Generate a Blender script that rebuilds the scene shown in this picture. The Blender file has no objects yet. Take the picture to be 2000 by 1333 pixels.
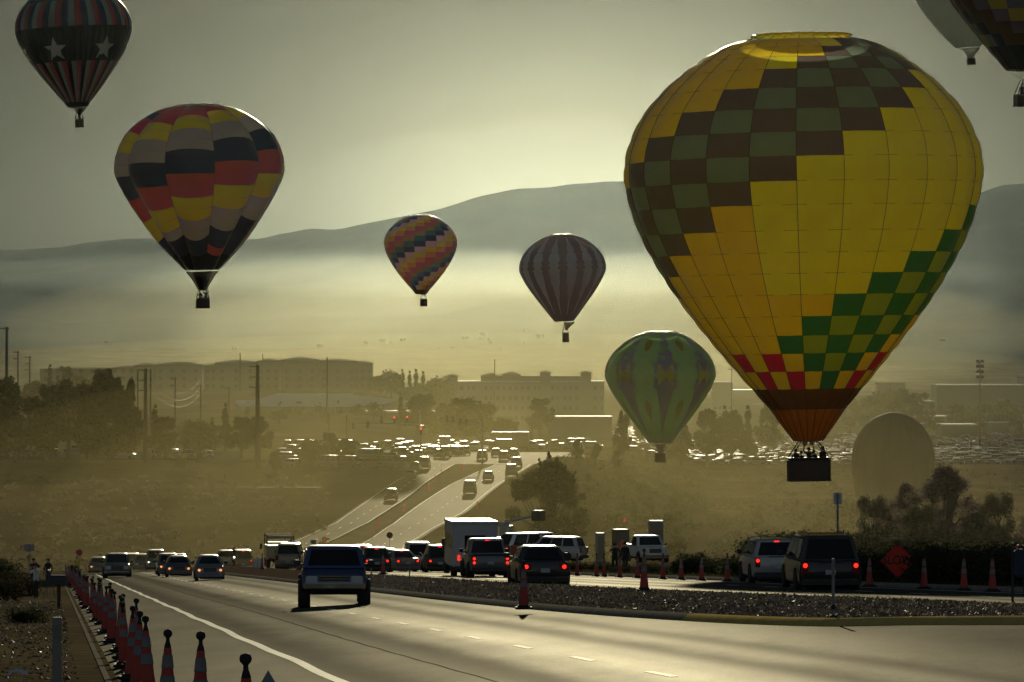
import bpy, bmesh, math, random
from mathutils import Vector, Matrix
import numpy as np
R = math.radians
rnd = random.Random(7)
SC = bpy.context.scene
COL = SC.collection
F = 10000.0            # pixels per unit of slope in the 2000 px wide photograph
HZ = 700.0             # row of the true horizon

# ------------------------------------------------------------------ camera
cam_d = bpy.data.cameras.new('camera')
cam = bpy.data.objects.new('camera', cam_d); COL.objects.link(cam)
cam_d.sensor_width = 36.0; cam_d.lens = 180.0
cam_d.shift_y = (HZ - 666.5) / 2000.0
cam_d.clip_start = 1.0; cam_d.clip_end = 60000.0
cam.location = (0, 0, 0); cam.rotation_euler = (R(90), 0, 0)
SC.camera = cam

# ------------------------------------------------------------------ light
SUN_EL, SUN_AZ = R(8.5), R(0.4)      # azimuth from +Y towards +X
sun_dir = Vector((math.sin(SUN_AZ)*math.cos(SUN_EL), math.cos(SUN_AZ)*math.cos(SUN_EL), math.sin(SUN_EL)))
sd = bpy.data.lights.new('sun', 'SUN'); sd.energy = 4.6; sd.angle = R(0.5); sd.color = (1.0, 0.91, 0.63)
so = bpy.data.objects.new('sun', sd); COL.objects.link(so)
so.rotation_euler = (-sun_dir).to_track_quat('-Z', 'Y').to_euler()

W = bpy.data.worlds.new('World'); SC.world = W; W.use_nodes = True
nt = W.node_tree; nt.nodes.clear()
def wn(t, **k):
    n = nt.nodes.new(t)
    for a, b in k.items(): setattr(n, a, b)
    return n
out = wn('ShaderNodeOutputWorld'); bg = wn('ShaderNodeBackground')
sky = wn('ShaderNodeTexSky', sky_type='NISHITA', sun_disc=False, sun_elevation=SUN_EL, sun_rotation=SUN_AZ,
         air_density=1.0, dust_density=2.0, ozone_density=1.0, altitude=1300.0)
L = nt.links.new
tc = wn('ShaderNodeTexCoord')
def vm(op, a=None, b=None, c=None):
    n = wn('ShaderNodeVectorMath', operation=op)
    for i, v in enumerate((a, b, c)):
        if v is None: continue
        if isinstance(v, tuple): n.inputs[i].default_value = v
        elif isinstance(v, (int, float)): n.inputs['Scale'].default_value = v
        else: L(v, n.inputs[i])
    return n
def mm(op, a, b=0.0):
    n = wn('ShaderNodeMath', operation=op)
    for i, v in enumerate((a, b)):
        if isinstance(v, (int, float)): n.inputs[i].default_value = v
        else: L(v, n.inputs[i])
    return n.outputs[0]
# the aureole round the sun's place behind the ridge
GD = (0.012, 0.9993, 0.032)
off = vm('SUBTRACT', tc.outputs['Generated'], GD)
rad = vm('LENGTH', vm('MULTIPLY', off.outputs[0], (1/0.050, 0.30, 1/0.032)).outputs[0]).outputs['Value']
fall = mm('DIVIDE', 1.0, mm('ADD', mm('POWER', rad, 2.8), 1.0))
ha = vm('SCALE', (0.58, 0.56, 0.35)); L(fall, ha.inputs['Scale'])
# the clear sky, compressed near the sun, paling smoothly away from it
cosd = vm('DOT_PRODUCT', tc.outputs['Generated'], GD).outputs['Value']
away = wn('ShaderNodeMapRange', interpolation_type='SMOOTHSTEP'); away.inputs['From Min'].default_value = 0.985; away.inputs['From Max'].default_value = -0.2
away.inputs['To Min'].default_value = 0.015; away.inputs['To Max'].default_value = 1.0; L(cosd, away.inputs['Value'])
den = vm('MULTIPLY_ADD', sky.outputs[0], (0.35,)*3, (1.0,)*3)
cmp_ = vm('DIVIDE', sky.outputs[0], den.outputs[0])
sk = vm('SCALE', cmp_.outputs[0]); L(mm('MULTIPLY', away.outputs[0], 1.7), sk.inputs['Scale'])
hz = vm('SCALE', ha.outputs[0], None, None); hz.inputs['Scale'].default_value = 1/0.06
tot = vm('ADD', sk.outputs[0], hz.outputs[0])
L(tot.outputs[0], bg.inputs['Color']); bg.inputs['Strength'].default_value = 0.06
L(bg.outputs[0], out.inputs['Surface'])
W.cycles.sampling_method = 'MANUAL'; W.cycles.sample_map_resolution = 1024

SC.render.engine = 'CYCLES'
SC.view_settings.view_transform = 'Standard'; SC.view_settings.look = 'None'
SC.view_settings.exposure = 0.0; SC.view_settings.gamma = 1.0
SC.view_settings.use_curve_mapping = False
cy = SC.cycles
cy.max_bounces = 6; cy.diffuse_bounces = 2; cy.glossy_bounces = 2; cy.transmission_bounces = 4; cy.transparent_max_bounces = 8
cy.volume_bounces = 0; cy.sample_clamp_indirect = 3.0; cy.sample_clamp_direct = 40.0
cy.caustics_reflective = False; cy.caustics_refractive = False
cy.use_denoising = True

# ------------------------------------------------------------------ helpers
def tag(o, label=None, cat=None, group=None, kind=None):
    if label: o['label'] = label
    if cat: o['category'] = cat
    if group: o['group'] = group
    if kind: o['kind'] = kind
    return o
def empty(name, loc=(0, 0, 0), rz=0.0, label=None, cat=None, group=None, parent=None):
    o = bpy.data.objects.new(name, None); COL.objects.link(o)
    o.location = loc; o.rotation_euler = (0, 0, rz); o.empty_display_size = 0.2
    if parent: o.parent = parent
    return tag(o, label, cat, group)
def link(name, me, parent=None, loc=None, rz=0.0):
    o = bpy.data.objects.new(name, me); COL.objects.link(o)
    if parent: o.parent = parent
    if loc is not None: o.location = loc
    if rz: o.rotation_euler = (0, 0, rz)
    return o
def copy_tree(o, parent=None):
    c = o.copy(); COL.objects.link(c); c.parent = parent
    for ch in o.children: copy_tree(ch, c)
    return c
def mesh(name, vs, fs, mats=None, idx=None, smooth=False):
    me = bpy.data.meshes.new(name); me.from_pydata([tuple(v) for v in vs], [], fs)
    if mats:
        for m in (mats if isinstance(mats, (list, tuple)) else [mats]): me.materials.append(m)
    if idx is not None: me.polygons.foreach_set('material_index', idx)
    if smooth: me.polygons.foreach_set('use_smooth', [True]*len(fs))
    me.update(); return me
class MB:
    """collects shapes for one mesh"""
    def __init__(s): s.v = []; s.f = []; s.m = []; s.mi = 0
    def add(s, vs, fs):
        b = len(s.v); s.v += [tuple(v) for v in vs]; s.f += [tuple(b+i for i in f) for f in fs]; s.m += [s.mi]*len(fs); return s
    def box(s, x0, x1, y0, y1, z0, z1):
        v = [(x0,y0,z0),(x1,y0,z0),(x1,y1,z0),(x0,y1,z0),(x0,y0,z1),(x1,y0,z1),(x1,y1,z1),(x0,y1,z1)]
        return s.add(v, [(0,3,2,1),(4,5,6,7),(0,1,5,4),(1,2,6,5),(2,3,7,6),(3,0,4,7)])
    def rbox(s, x0, x1, y0, y1, z0, z1, b=0.05):
        """box with chamfered edges"""
        vs = []; 
        for z, k in ((z0, b), (z0+b, 0), (z1-b, 0), (z1, b)):
            c = b
            X0, X1, Y0, Y1 = x0+k, x1-k, y0+k, y1-k
            vs += [(X0+c,Y0,z),(X1-c,Y0,z),(X1,Y0+c,z),(X1,Y1-c,z),(X1-c,Y1,z),(X0+c,Y1,z),(X0,Y1-c,z),(X0,Y0+c,z)]
        fs = [tuple(range(7,-1,-1)), tuple(range(24,32))]
        for l in range(3):
            for i in range(8):
                j = (i+1) % 8; fs.append((l*8+i, l*8+j, l*8+8+j, l*8+8+i))
        return s.add(vs, fs)
    def tube(s, pts, rads, n=8, cap=True):
        if not isinstance(rads, (list, tuple)): rads = [rads]*len(pts)
        pts = [Vector(p) for p in pts]; vs = []; fs = []
        up = None
        for i, p in enumerate(pts):
            a = pts[max(0, i-1)]; b = pts[min(len(pts)-1, i+1)]
            d = (b-a).normalized() if (b-a).length > 1e-9 else Vector((0,0,1))
            if up is None or abs(d.dot(up)) > 0.99: up = Vector((1,0,0)) if abs(d.z) > 0.7 else Vector((0,0,1))
            u = d.cross(up).normalized(); w = d.cross(u).normalized(); up = w if False else up
            for k in range(n):
                t = 2*math.pi*k/n; vs.append(p + (u*math.cos(t) + w*math.sin(t))*rads[i])
        for i in range(len(pts)-1):
            for k in range(n):
                j = (k+1) % n; fs.append((i*n+k, i*n+j, (i+1)*n+j, (i+1)*n+k))
        if cap: fs.append(tuple(range(n-1,-1,-1))); fs.append(tuple(range((len(pts)-1)*n, len(pts)*n)))
        return s.add(vs, fs)
    def lathe(s, prof, n=12, c=(0,0,0), axis='z'):
        vs = []; fs = []
        for r, z in prof:
            for k in range(n):
                t = 2*math.pi*k/n; a, b = r*math.cos(t), r*math.sin(t)
                p = (a, b, z) if axis == 'z' else ((z, a, b) if axis == 'x' else (b, z, a))
                vs.append((p[0]+c[0], p[1]+c[1], p[2]+c[2]))
        for i in range(len(prof)-1):
            for k in range(n):
                j = (k+1) % n; fs.append((i*n+k, i*n+j, (i+1)*n+j, (i+1)*n+k))
        fs.append(tuple(range(n-1,-1,-1))); fs.append(tuple(range((len(prof)-1)*n, len(prof)*n)))
        return s.add(vs, fs)
    def prism(s, poly, y0, y1, axis='y'):
        """poly: (a,b) outline; extruded along axis"""
        n = len(poly)
        if axis == 'y': v = [(a, y0, b) for a, b in poly] + [(a, y1, b) for a, b in poly]
        elif axis == 'x': v = [(y0, a, b) for a, b in poly] + [(y1, a, b) for a, b in poly]
        else: v = [(a, b, y0) for a, b in poly] + [(a, b, y1) for a, b in poly]
        f = [tuple(range(n-1,-1,-1)), tuple(range(n, 2*n))] + [(i, (i+1) % n, n+(i+1) % n, n+i) for i in range(n)]
        return s.add(v, f)
    def me(s, name, mats, smooth=False):
        return mesh(name, s.v, s.f, mats, s.m, smooth)
    def obj(s, name, mats, parent=None, loc=None, smooth=False, rz=0.0):
        return link(name, s.me(name, mats, smooth), parent, loc, rz)

def autosmooth(me, ang=35):
    me.polygons.foreach_set('use_smooth', [True]*len(me.polygons))
    try: me.set_sharp_from_angle(angle=R(ang))
    except Exception: pass
    return me

# ---- materials
def new_mat(name):
    m = bpy.data.materials.new(name); m.use_nodes = True
    return m, m.node_tree, m.node_tree.nodes['Principled BSDF']
MATS = {}
def mat(name, col, rough=0.5, metal=0.0, spec=0.5, coat=0.0, coat_r=0.05, emit=None, es=0.0, noise=0.0, nscale=5.0, bump=0.0, bscale=30.0):
    if name in MATS: return MATS[name]
    m, t, b = new_mat(name)
    b.inputs['Base Color'].default_value = (*col, 1); b.inputs['Roughness'].default_value = rough
    b.inputs['Metallic'].default_value = metal; b.inputs['Specular IOR Level'].default_value = spec
    b.inputs['Coat Weight'].default_value = coat; b.inputs['Coat Roughness'].default_value = coat_r
    if emit: b.inputs['Emission Color'].default_value = (*emit, 1); b.inputs['Emission Strength'].default_value = es
    if noise > 0 or bump > 0:
        tcn = t.nodes.new('ShaderNodeTexCoord')
    if noise > 0:
        n = t.nodes.new('ShaderNodeTexNoise'); n.inputs['Scale'].default_value = nscale; n.inputs['Detail'].default_value = 5
        t.links.new(tcn.outputs['Object'], n.inputs['Vector'])
        mx = t.nodes.new('ShaderNodeMix'); mx.data_type = 'RGBA'
        mx.inputs[6].default_value = (*[c*(1-noise) for c in col], 1); mx.inputs[7].default_value = (*[min(1, c*(1+noise)) for c in col], 1)
        t.links.new(n.outputs['Fac'], mx.inputs[0]); t.links.new(mx.outputs[2], b.inputs['Base Color'])
    if bump > 0:
        n2 = t.nodes.new('ShaderNodeTexNoise'); n2.inputs['Scale'].default_value = bscale; n2.inputs['Detail'].default_value = 4
        t.links.new(tcn.outputs['Object'], n2.inputs['Vector'])
        bp = t.nodes.new('ShaderNodeBump'); bp.inputs['Strength'].default_value = 1.0; bp.inputs['Distance'].default_value = bump
        t.links.new(n2.outputs['Fac'], bp.inputs['Height']); t.links.new(bp.outputs[0], b.inputs['Normal'])
    MATS[name] = m; return m
def matte(name, col, noise=.25, nscale=3.0, rough=0.6):
    if name in MATS: return MATS[name]
    m = bpy.data.materials.new(name); m.use_nodes = True; t = m.node_tree; t.nodes.clear()
    o = t.nodes.new('ShaderNodeOutputMaterial'); d = t.nodes.new('ShaderNodeBsdfDiffuse'); d.inputs['Roughness'].default_value = rough
    tcn = t.nodes.new('ShaderNodeTexCoord'); n = t.nodes.new('ShaderNodeTexNoise'); n.inputs['Scale'].default_value = nscale; n.inputs['Detail'].default_value = 6
    mx = t.nodes.new('ShaderNodeMix'); mx.data_type = 'RGBA'; mx.inputs[6].default_value = (*[q*(1-noise) for q in col], 1); mx.inputs[7].default_value = (*[q*(1+noise) for q in col], 1)
    t.links.new(tcn.outputs['Object'], n.inputs['Vector']); t.links.new(n.outputs['Fac'], mx.inputs[0]); t.links.new(mx.outputs[2], d.inputs['Color']); t.links.new(d.outputs[0], o.inputs['Surface'])
    MATS[name] = m; return m
def volume_mat(name, dens, col, aniso):
    m = bpy.data.materials.new(name); m.use_nodes = True; t = m.node_tree; t.nodes.clear()
    o = t.nodes.new('ShaderNodeOutputMaterial'); p = t.nodes.new('ShaderNodeVolumePrincipled')
    p.inputs['Density'].default_value = dens; p.inputs['Color'].default_value = (*col, 1); p.inputs['Anisotropy'].default_value = aniso
    t.links.new(p.outputs[0], o.inputs['Volume']); return m

# ------------------------------------------------------------------ ground shape
def lerp_tab(t, x):
    if x <= t[0][0]: return t[0][1]
    for (a, b), (c, d) in zip(t, t[1:]):
        if x <= c: return b + (d-b)*(x-a)/(c-a)
    return t[-1][1]
def smooth_tab(t, x):
    """monotone-ish cubic through the table"""
    n = len(t)
    if x <= t[0][0]: return t[0][1]
    if x >= t[-1][0]: return t[-1][1]
    for i in range(n-1):
        if x <= t[i+1][0]: break
    (x0, y0), (x1, y1) = t[i], t[i+1]; h = x1-x0; s = (y1-y0)/h
    def tan(j):
        if j <= 0: return (t[1][1]-t[0][1])/(t[1][0]-t[0][0])
        if j >= n-1: return (t[-1][1]-t[-2][1])/(t[-1][0]-t[-2][0])
        a = (t[j][1]-t[j-1][1])/(t[j][0]-t[j-1][0]); b = (t[j+1][1]-t[j][1])/(t[j+1][0]-t[j][0])
        return 0.0 if a*b <= 0 else 2*a*b/(a+b)
    m0, m1_ = tan(i), tan(i+1); u = (x-x0)/h
    return (2*u**3-3*u*u+1)*y0 + (u**3-2*u*u+u)*h*m0 + (-2*u**3+3*u*u)*y1 + (u**3-u*u)*h*m1_
def sstep(a, b, x):
    u = min(1, max(0, (x-a)/(b-a))); return u*u*(3-2*u)
NEAR_END = 470.0
GC = [(470,-19.15),(520,-21.6),(570,-23.9),(630,-25.4),(700,-25.5),(740,-24.3),(833,-22.5),(909,-20.9),(1000,-19.3),(1111,-20),(1250,-21.4),(1700,-24.2),(2100,-26),(2700,-25),(3500,-16),(4200,8)]
GR = [(470,-19.15),(520,-21.6),(570,-23.9),(630,-25.7),(700,-26.6),(1000,-28.3),(1300,-30),(1500,-31.2),(2100,-34.6),(2700,-33),(3500,-18),(4200,6)]
GL = [(470,-19.15),(520,-21.6),(570,-23.9),(630,-25.4),(700,-25.3),(740,-24.2),(833,-22.2),(909,-20.6),(1000,-19.0),(1111,-19.6),(1250,-20.4),(1600,-18),(1850,-14.5),(2000,-12.5),(2500,-13.5),(3000,-17),(3500,-15),(4200,8)]
DROP = [(-6,.85),(1,.85),(4,.70),(8,.48),(12,.25),(16,0.0),(60,0.0)]
def across(x, y): return x + 0.09*y
def ground_z(x, y):
    near = -1.1 - 0.0384*y - lerp_tab(DROP, across(x, y))
    cc = across(x, y)
    if cc > 30 and 320 < y < 520: near += .6*sstep(30, 33, cc)*sstep(320, 345, y)*(1-sstep(470, 520, y))
    if y <= NEAR_END: return near
    px = 1000 + F*x/y
    c = smooth_tab(GC, y); r = smooth_tab(GR, y); l = smooth_tab(GL, y)
    wr = sstep(1130, 1420, px); wl = 1 - sstep(700, 900, px)
    far = c + (r-c)*wr + (l-c)*wl
    k = sstep(NEAR_END, NEAR_END+60, y)
    return (near + (smooth_tab(GC, min(y, 530)) - smooth_tab(GC, NEAR_END)) if False else near)*(1-k) + far*k if y < NEAR_END+60 else far
def at(px, d, py=None, dz=0.0):
    """point at distance d seen in column px of the photograph: on the ground, or at row py"""
    x = (px-1000)*d/F
    z = ground_z(x, d) + dz if py is None else -(py-HZ)*d/F
    return Vector((x, d, z))
def on(px, s, dz=0.0):
    """ground point where one metre spans s photo pixels"""
    return at(px, F/s, None, dz)
# ================================================================== LAND
def ground_mat(name, c1, c2, c3, scale=0.05, bump=0.05):
    m, t, b = new_mat(name); b.inputs['Roughness'].default_value = 0.95; b.inputs['Specular IOR Level'].default_value = 0.0
    tcn = t.nodes.new('ShaderNodeTexCoord')
    n = t.nodes.new('ShaderNodeTexNoise'); n.inputs['Scale'].default_value = scale; n.inputs['Detail'].default_value = 8; n.inputs['Roughness'].default_value = 0.65
    mp = t.nodes.new('ShaderNodeMapping'); mp.inputs['Scale'].default_value = (1, 0.55, 1)
    n2 = t.nodes.new('ShaderNodeTexNoise'); n2.inputs['Scale'].default_value = 1.3; n2.inputs['Detail'].default_value = 6
    cr = t.nodes.new('ShaderNodeValToRGB'); e = cr.color_ramp.elements
    e[0].position = 0.32; e[0].color = (*c1, 1); e[1].position = 0.68; e[1].color = (*c3, 1); k = e.new(0.5); k.color = (*c2, 1)
    ml = t.nodes.new('ShaderNodeMix'); ml.data_type = 'FLOAT'; ml.inputs[0].default_value = 0.4
    t.links.new(tcn.outputs['Object'], mp.inputs[0]); t.links.new(mp.outputs[0], n.inputs['Vector']); t.links.new(tcn.outputs['Object'], n2.inputs['Vector'])
    t.links.new(n.outputs['Fac'], ml.inputs[2]); t.links.new(n2.outputs['Fac'], ml.inputs[3]); t.links.new(ml.outputs[0], cr.inputs[0])
    t.links.new(cr.outputs[0], b.inputs['Base Color'])
    bp = t.nodes.new('ShaderNodeBump'); bp.inputs['Strength'].default_value = 0.8; bp.inputs['Distance'].default_value = bump
    t.links.new(n2.outputs['Fac'], bp.inputs['Height']); t.links.new(bp.outputs[0], b.inputs['Normal'])
    return m
M_soil = ground_mat('dry_soil', (0.055,0.042,0.024), (0.10,0.078,0.045), (0.17,0.135,0.075), 0.035, 0.06)
M_hill = ground_mat('sage_hill', (0.045,0.05,0.035), (0.07,0.072,0.048), (0.11,0.105,0.07), 0.0022, 1.5)

def cs_left(y): return smooth_tab([(60,22),(72,19.6),(78,17),(82,15.7),(84.3,15.1),(87.2,14.4),(89.8,13.5),(95,12.95),(101,12.6),(115,12.1),(130,11.85),(160,11.7),(470,11.7)], y)
def cs_right(y): return smooth_tab([(60,22),(72,20.4),(80,19.9),(103,19.7),(130,18.3),(160,16.9),(200,16.6),(470,16.8)], y)

ds = [-80,-40,0,20,40] + [50+5*i for i in range(30)] + [200+10*i for i in range(80)] + [1000+25*i for i in range(60)] + [2500+100*i for i in range(18)]
pxs = [-3500,-2500,-1800,-1300,-900] + [-600+25*i for i in range(129)] + [2800,3200,3800,4500,5500]
vs = []; fs = []
for d in ds:
    for p in pxs:
        x = (p-1000)/F*(d+140) if d < 900 else (p-1000)/F*(d+140)
        z = ground_z(x, d); c = across(x, d)
        if d < 480:
            if 0.5 < c < 28.6: z -= 0.14
            elif c <= 0.5: z += 0.10 + 0.10*sstep(0, -14, c)*math.sin(d*.11+c*.5) + 0.5*sstep(-8, -16, c)
            else: z += 0.10*sstep(28.6, 29.6, c) - 0.9*sstep(31, 40, c)
        elif d > 600:
            z += 0.35*math.sin(x*.05+1)*math.sin(d*.031) if d > 1200 else 0.12*math.sin(x*.11)*math.sin(d*.05)
            z -= 0.15
        vs.append((x, d, z))
n = len(pxs)
for i in range(len(ds)-1):
    for j in range(n-1): fs.append((i*n+j, i*n+j+1, (i+1)*n+j+1, (i+1)*n+j))
tag(link('ground', mesh('ground', vs, fs, M_soil, smooth=True)), kind='structure')

# ---- mountains
RIDGE = [(-3500,560),(-1500,520),(-600,505),(0,490),(100,484),(250,467),(340,466),(400,471),(500,467),(560,456),(610,447),(650,449),(700,440),(760,428),(830,415),(880,402),(950,381),(1000,371),(1050,368),(1100,362),(1160,357),(1240,354),(1330,352),(1450,358),(1600,372),(1750,384),(1860,386),(1905,382),(1930,371),(1965,361),(2010,358),(2100,362),(2500,400),(3500,470),(5500,540)]
def ridge(px): return smooth_tab(RIDGE, px)
from mathutils import noise as mn
md = [3900+110*i for i in range(22)] + [6220+6*0, 6300, 6500, 6800]
mp_ = [-3500+200*i for i in range(15)] + [-500+15*i for i in range(201)] + [2520+250*i for i in range(12)]
vs = []; fs = []
for d in md:
    for p in mp_:
        top = (HZ-ridge(p))/F*6210
        u = (d-3900)/2310.0
        x = (p-1000)/F*d
        if u <= 1.001:
            z = -4 + (top+4)*(0.30*u + 0.70*u**1.9)
            nz = mn.fractal(Vector((x*.0022, d*.0016, 1.7)), 1.0, 2.0, 6)*34 + abs(mn.noise(Vector((x*.006, d*.0012, 4.0))))*(-34)
            z += nz*min(1, u*1.5)*(1-u)**0.6
            if u > .9: z += mn.noise(Vector((x*.03, 0, 0)))*1.2
        else: z = top*(1-(u-1)*3.0)
        vs.append((x, d, z))
n = len(mp_)
for i in range(len(md)-1):
    for j in range(n-1): fs.append((i*n+j, i*n+j+1, (i+1)*n+j+1, (i+1)*n+j))
tag(link('mountain_range', mesh('mountain_range', vs, fs, M_hill, smooth=True)), kind='structure')

# ---- haze
SIG = 0.0000016
HAZE_TOP = 236.0
b = MB(); b.box(-3600, 3600, -150, 7000, -42, HAZE_TOP)
tag(b.obj('haze', [volume_mat('haze_air', SIG, (0.80, 0.96, 1.0), 0.88)]), kind='stuff')
def ellipsoid(name, c, r, m, rz=0.0):
    bm = bmesh.new(); bmesh.ops.create_uvsphere(bm, u_segments=48, v_segments=24, radius=1.0)
    me = bpy.data.meshes.new(name); bm.to_mesh(me); bm.free(); me.materials.append(m)
    o = link(name, me, None, c, rz); o.scale = r
    return tag(o, kind='stuff')
M_dust = [volume_mat('road_dust', q, (1.0, 0.84, 0.36), 0.2) for q in (0.00006, 0.00012, 0.00015, 0.00018)]
M_mist = volume_mat('valley_mist', 0.000045, (0.86, 0.99, 0.95), 0.93)
for (rx, ry, rz_), m_ in zip(((104, 420, 27), (80, 385, 22), (60, 350, 18), (42, 300, 14)), M_dust): ellipsoid('dust', (-7, 790, -21), (rx, ry, rz_), m_)
def bank(name, c, r, dens, col, g, n=2, spread_=(1.25, .82)):
    """a soft-edged bank of mist: nested even volumes"""
    for i in range(n):
        k = spread_[i]; ellipsoid(name, c, (r[0]*k, r[1]*(1+(k-1)*.5), r[2]*(1+(k-1)*.55)), volume_mat(name+'_air', dens/n, col, g))
bank('mist', (-20, 3500, 58), (300, 200, 15), .000048, (0.88, 0.99, 0.94), .93)
bank('mist', (70, 4900, 70), (330, 520, 140), .000011, (0.86, 0.98, 0.92), .88)  # bank added to brighten the middle slopes, fading towards the sides
bank('dust', (-10, 2000, -12), (190, 800, 19), .00015, (1.0, 0.92, 0.52), .2)
ellipsoid('dust', (31, 365, -13), (19, 58, 10), volume_mat('verge_dust', .00028, (1.0, .86, .62), .2))
bank('mist', (0, 3300, 14), (270, 330, 48), .000056, (1.0, 0.96, 0.62), .93)

# ================================================================== ROADS
def road_mat(name, c, bands, rough=0.40, g0=0.006, g1=0.05):
    """matt asphalt with a thin polish; wheel paths carry more of it"""
    m = bpy.data.materials.new(name); m.use_nodes = True; t = m.node_tree; t.nodes.clear(); l = t.links.new
    o = t.nodes.new('ShaderNodeOutputMaterial'); df = t.nodes.new('ShaderNodeBsdfDiffuse'); gl = t.nodes.new('ShaderNodeBsdfGlossy'); mxs = t.nodes.new('ShaderNodeMixShader')
    tcn = t.nodes.new('ShaderNodeTexCoord'); sx = t.nodes.new('ShaderNodeSeparateXYZ'); l(tcn.outputs['Object'], sx.inputs[0])
    n = t.nodes.new('ShaderNodeTexNoise'); n.inputs['Scale'].default_value = 0.35; n.inputs['Detail'].default_value = 7; n.inputs['Roughness'].default_value = .7
    mp = t.nodes.new('ShaderNodeMapping'); mp.inputs['Scale'].default_value = (1.6, 0.25, 1); l(tcn.outputs['Object'], mp.inputs[0]); l(mp.outputs[0], n.inputs['Vector'])
    fine = t.nodes.new('ShaderNodeTexNoise'); fine.inputs['Scale'].default_value = 28; fine.inputs['Detail'].default_value = 3; l(tcn.outputs['Object'], fine.inputs['Vector'])
    def mth(op, *v):
        q = t.nodes.new('ShaderNodeMath'); q.operation = op
        for i, x in enumerate(v):
            if isinstance(x, (int, float)): q.inputs[i].default_value = x
            else: l(x, q.inputs[i])
        return q.outputs[0]
    if bands:
        cc = mth('MULTIPLY_ADD', sx.outputs['Y'], 0.09, sx.outputs['X']); cc = mth('MULTIPLY_ADD', n.outputs['Fac'], 0.5, cc)
        mr = t.nodes.new('ShaderNodeMapRange'); mr.inputs['From Min'].default_value = 0.25; mr.inputs['From Max'].default_value = 30.25; l(cc, mr.inputs['Value'])
        cr = t.nodes.new('ShaderNodeValToRGB'); cr.color_ramp.interpolation = 'EASE'; e = cr.color_ramp.elements
        while len(e) > 1: e.remove(e[-1])
        for i, (q, v) in enumerate(bands):
            k = e[0] if i == 0 else e.new(q/30.0)
            k.position = q/30.0; k.color = (v, v, v, 1)
        l(mr.outputs[0], cr.inputs[0]); pol = cr.outputs[0]
    else: pol = mth('ADD', 0.5, 0.0)
    pol = mth('MULTIPLY', pol, mth('MULTIPLY_ADD', n.outputs['Fac'], 0.9, 0.55))
    pol = mth('MULTIPLY', pol, mth('MULTIPLY_ADD', fine.outputs['Fac'], 1.1, 0.45))
    l(mth('MULTIPLY_ADD', pol, g1-g0, g0), mxs.inputs[0])
    mx = t.nodes.new('ShaderNodeMix'); mx.data_type = 'RGBA'
    mx.inputs[6].default_value = (*[v*0.5 for v in c], 1); mx.inputs[7].default_value = (*[v*1.6 for v in c], 1)
    l(mth('MULTIPLY', mth('ADD', n.outputs['Fac'], fine.outputs['Fac']), .5), mx.inputs[0]); l(mx.outputs[2], df.inputs['Color'])
    gl.inputs['Roughness'].default_value = rough; gl.inputs['Color'].default_value = (1, .94, .80, 1)
    bp = t.nodes.new('ShaderNodeBump'); bp.inputs['Strength'].default_value = 0.5; bp.inputs['Distance'].default_value = 0.004
    l(fine.outputs['Fac'], bp.inputs['Height']); l(bp.outputs[0], gl.inputs['Normal']); l(bp.outputs[0], df.inputs['Normal'])
    l(df.outputs[0], mxs.inputs[1]); l(gl.outputs[0], mxs.inputs[2]); l(mxs.outputs[0], o.inputs['Surface'])
    return m
BANDS_A = [(0,.55),(2.2,.5),(3.6,.45),(4.6,.2),(5.6,.38),(6.6,.2),(7.4,.6),(8.3,1),(8.9,.8),(9.6,.35),(10.3,.65),(10.9,.35),(11.5,.55),(14,.3),
           (17.2,.5),(18.2,.95),(19.2,.35),(20.4,1),(21.6,.4),(22.6,.9),(23.6,.4),(24.6,.9),(26,.5),(28,.5),(30,.4)]
M_road = road_mat('asphalt', (0.042,0.037,0.027), BANDS_A, 0.58, 0.003, 0.058)
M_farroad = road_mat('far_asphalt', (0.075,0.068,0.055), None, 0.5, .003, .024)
M_lot = road_mat('lot_asphalt', (0.05,0.046,0.038), None, 0.5, .0, .004)
M_line = road_mat('road_paint', (0.75,0.73,0.66), None, 0.55, 0.02, 0.085)
M_conc = mat('concrete', (0.20,0.18,0.14), 0.85, spec=0.0, noise=.3, nscale=1.5, bump=.01, bscale=12)
M_yel = mat('kerb_yellow_paint', (0.50,0.36,0.12), 0.8, spec=0.0, noise=.25, nscale=2, bump=.006, bscale=12)
def frange(a, b, s):
    r = []; x = a
    while x < b-1e-6: r.append(x); x += s
    return r + [b]
def strip(name, dl, cl, m, off=0.0, kind='structure', parent=None, fn=None):
    """sheet following the ground: at each distance the columns given by cl(d) as across-road numbers"""
    vs = []; fs = []; k = None
    for d in dl:
        cc = cl(d); k = len(cc)
        for c in cc:
            x = c - 0.09*d if fn is None else c
            vs.append((x, d, ground_z(x, d)+off))
    for i in range(len(dl)-1):
        for j in range(k-1): fs.append((i*k+j, i*k+j+1, (i+1)*k+j+1, (i+1)*k+j))
    o = link(name, mesh(name, vs, fs, m, smooth=True), parent)
    if kind: tag(o, kind=kind)
    return o
def spread(a, b, n): return [a+(b-a)*i/n for i in range(n+1)]
DN = frange(30, 200, 4) + frange(210, 600, 10)
def lanes_l(d): return spread(0.9, 11.4 if d > 130 else min(cs_left(d)-.3, 22), 12)
strip('road', frange(30, 66, 4), lambda d: spread(0.9, 28.3, 24), M_road, 0.0)
D2 = frange(66, 200, 3) + frange(208, 470, 8)
# left edge of second carriageway joins the first round the nose of the median
strip('road_near_lanes', D2, lambda d: spread(0.9, cs_left(d)+0.1, 14), M_road, 0.0)
strip('road_far_lanes', D2, lambda d: spread(cs_right(d)-0.1, 28.3, 14), M_road, 0.0)
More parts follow.
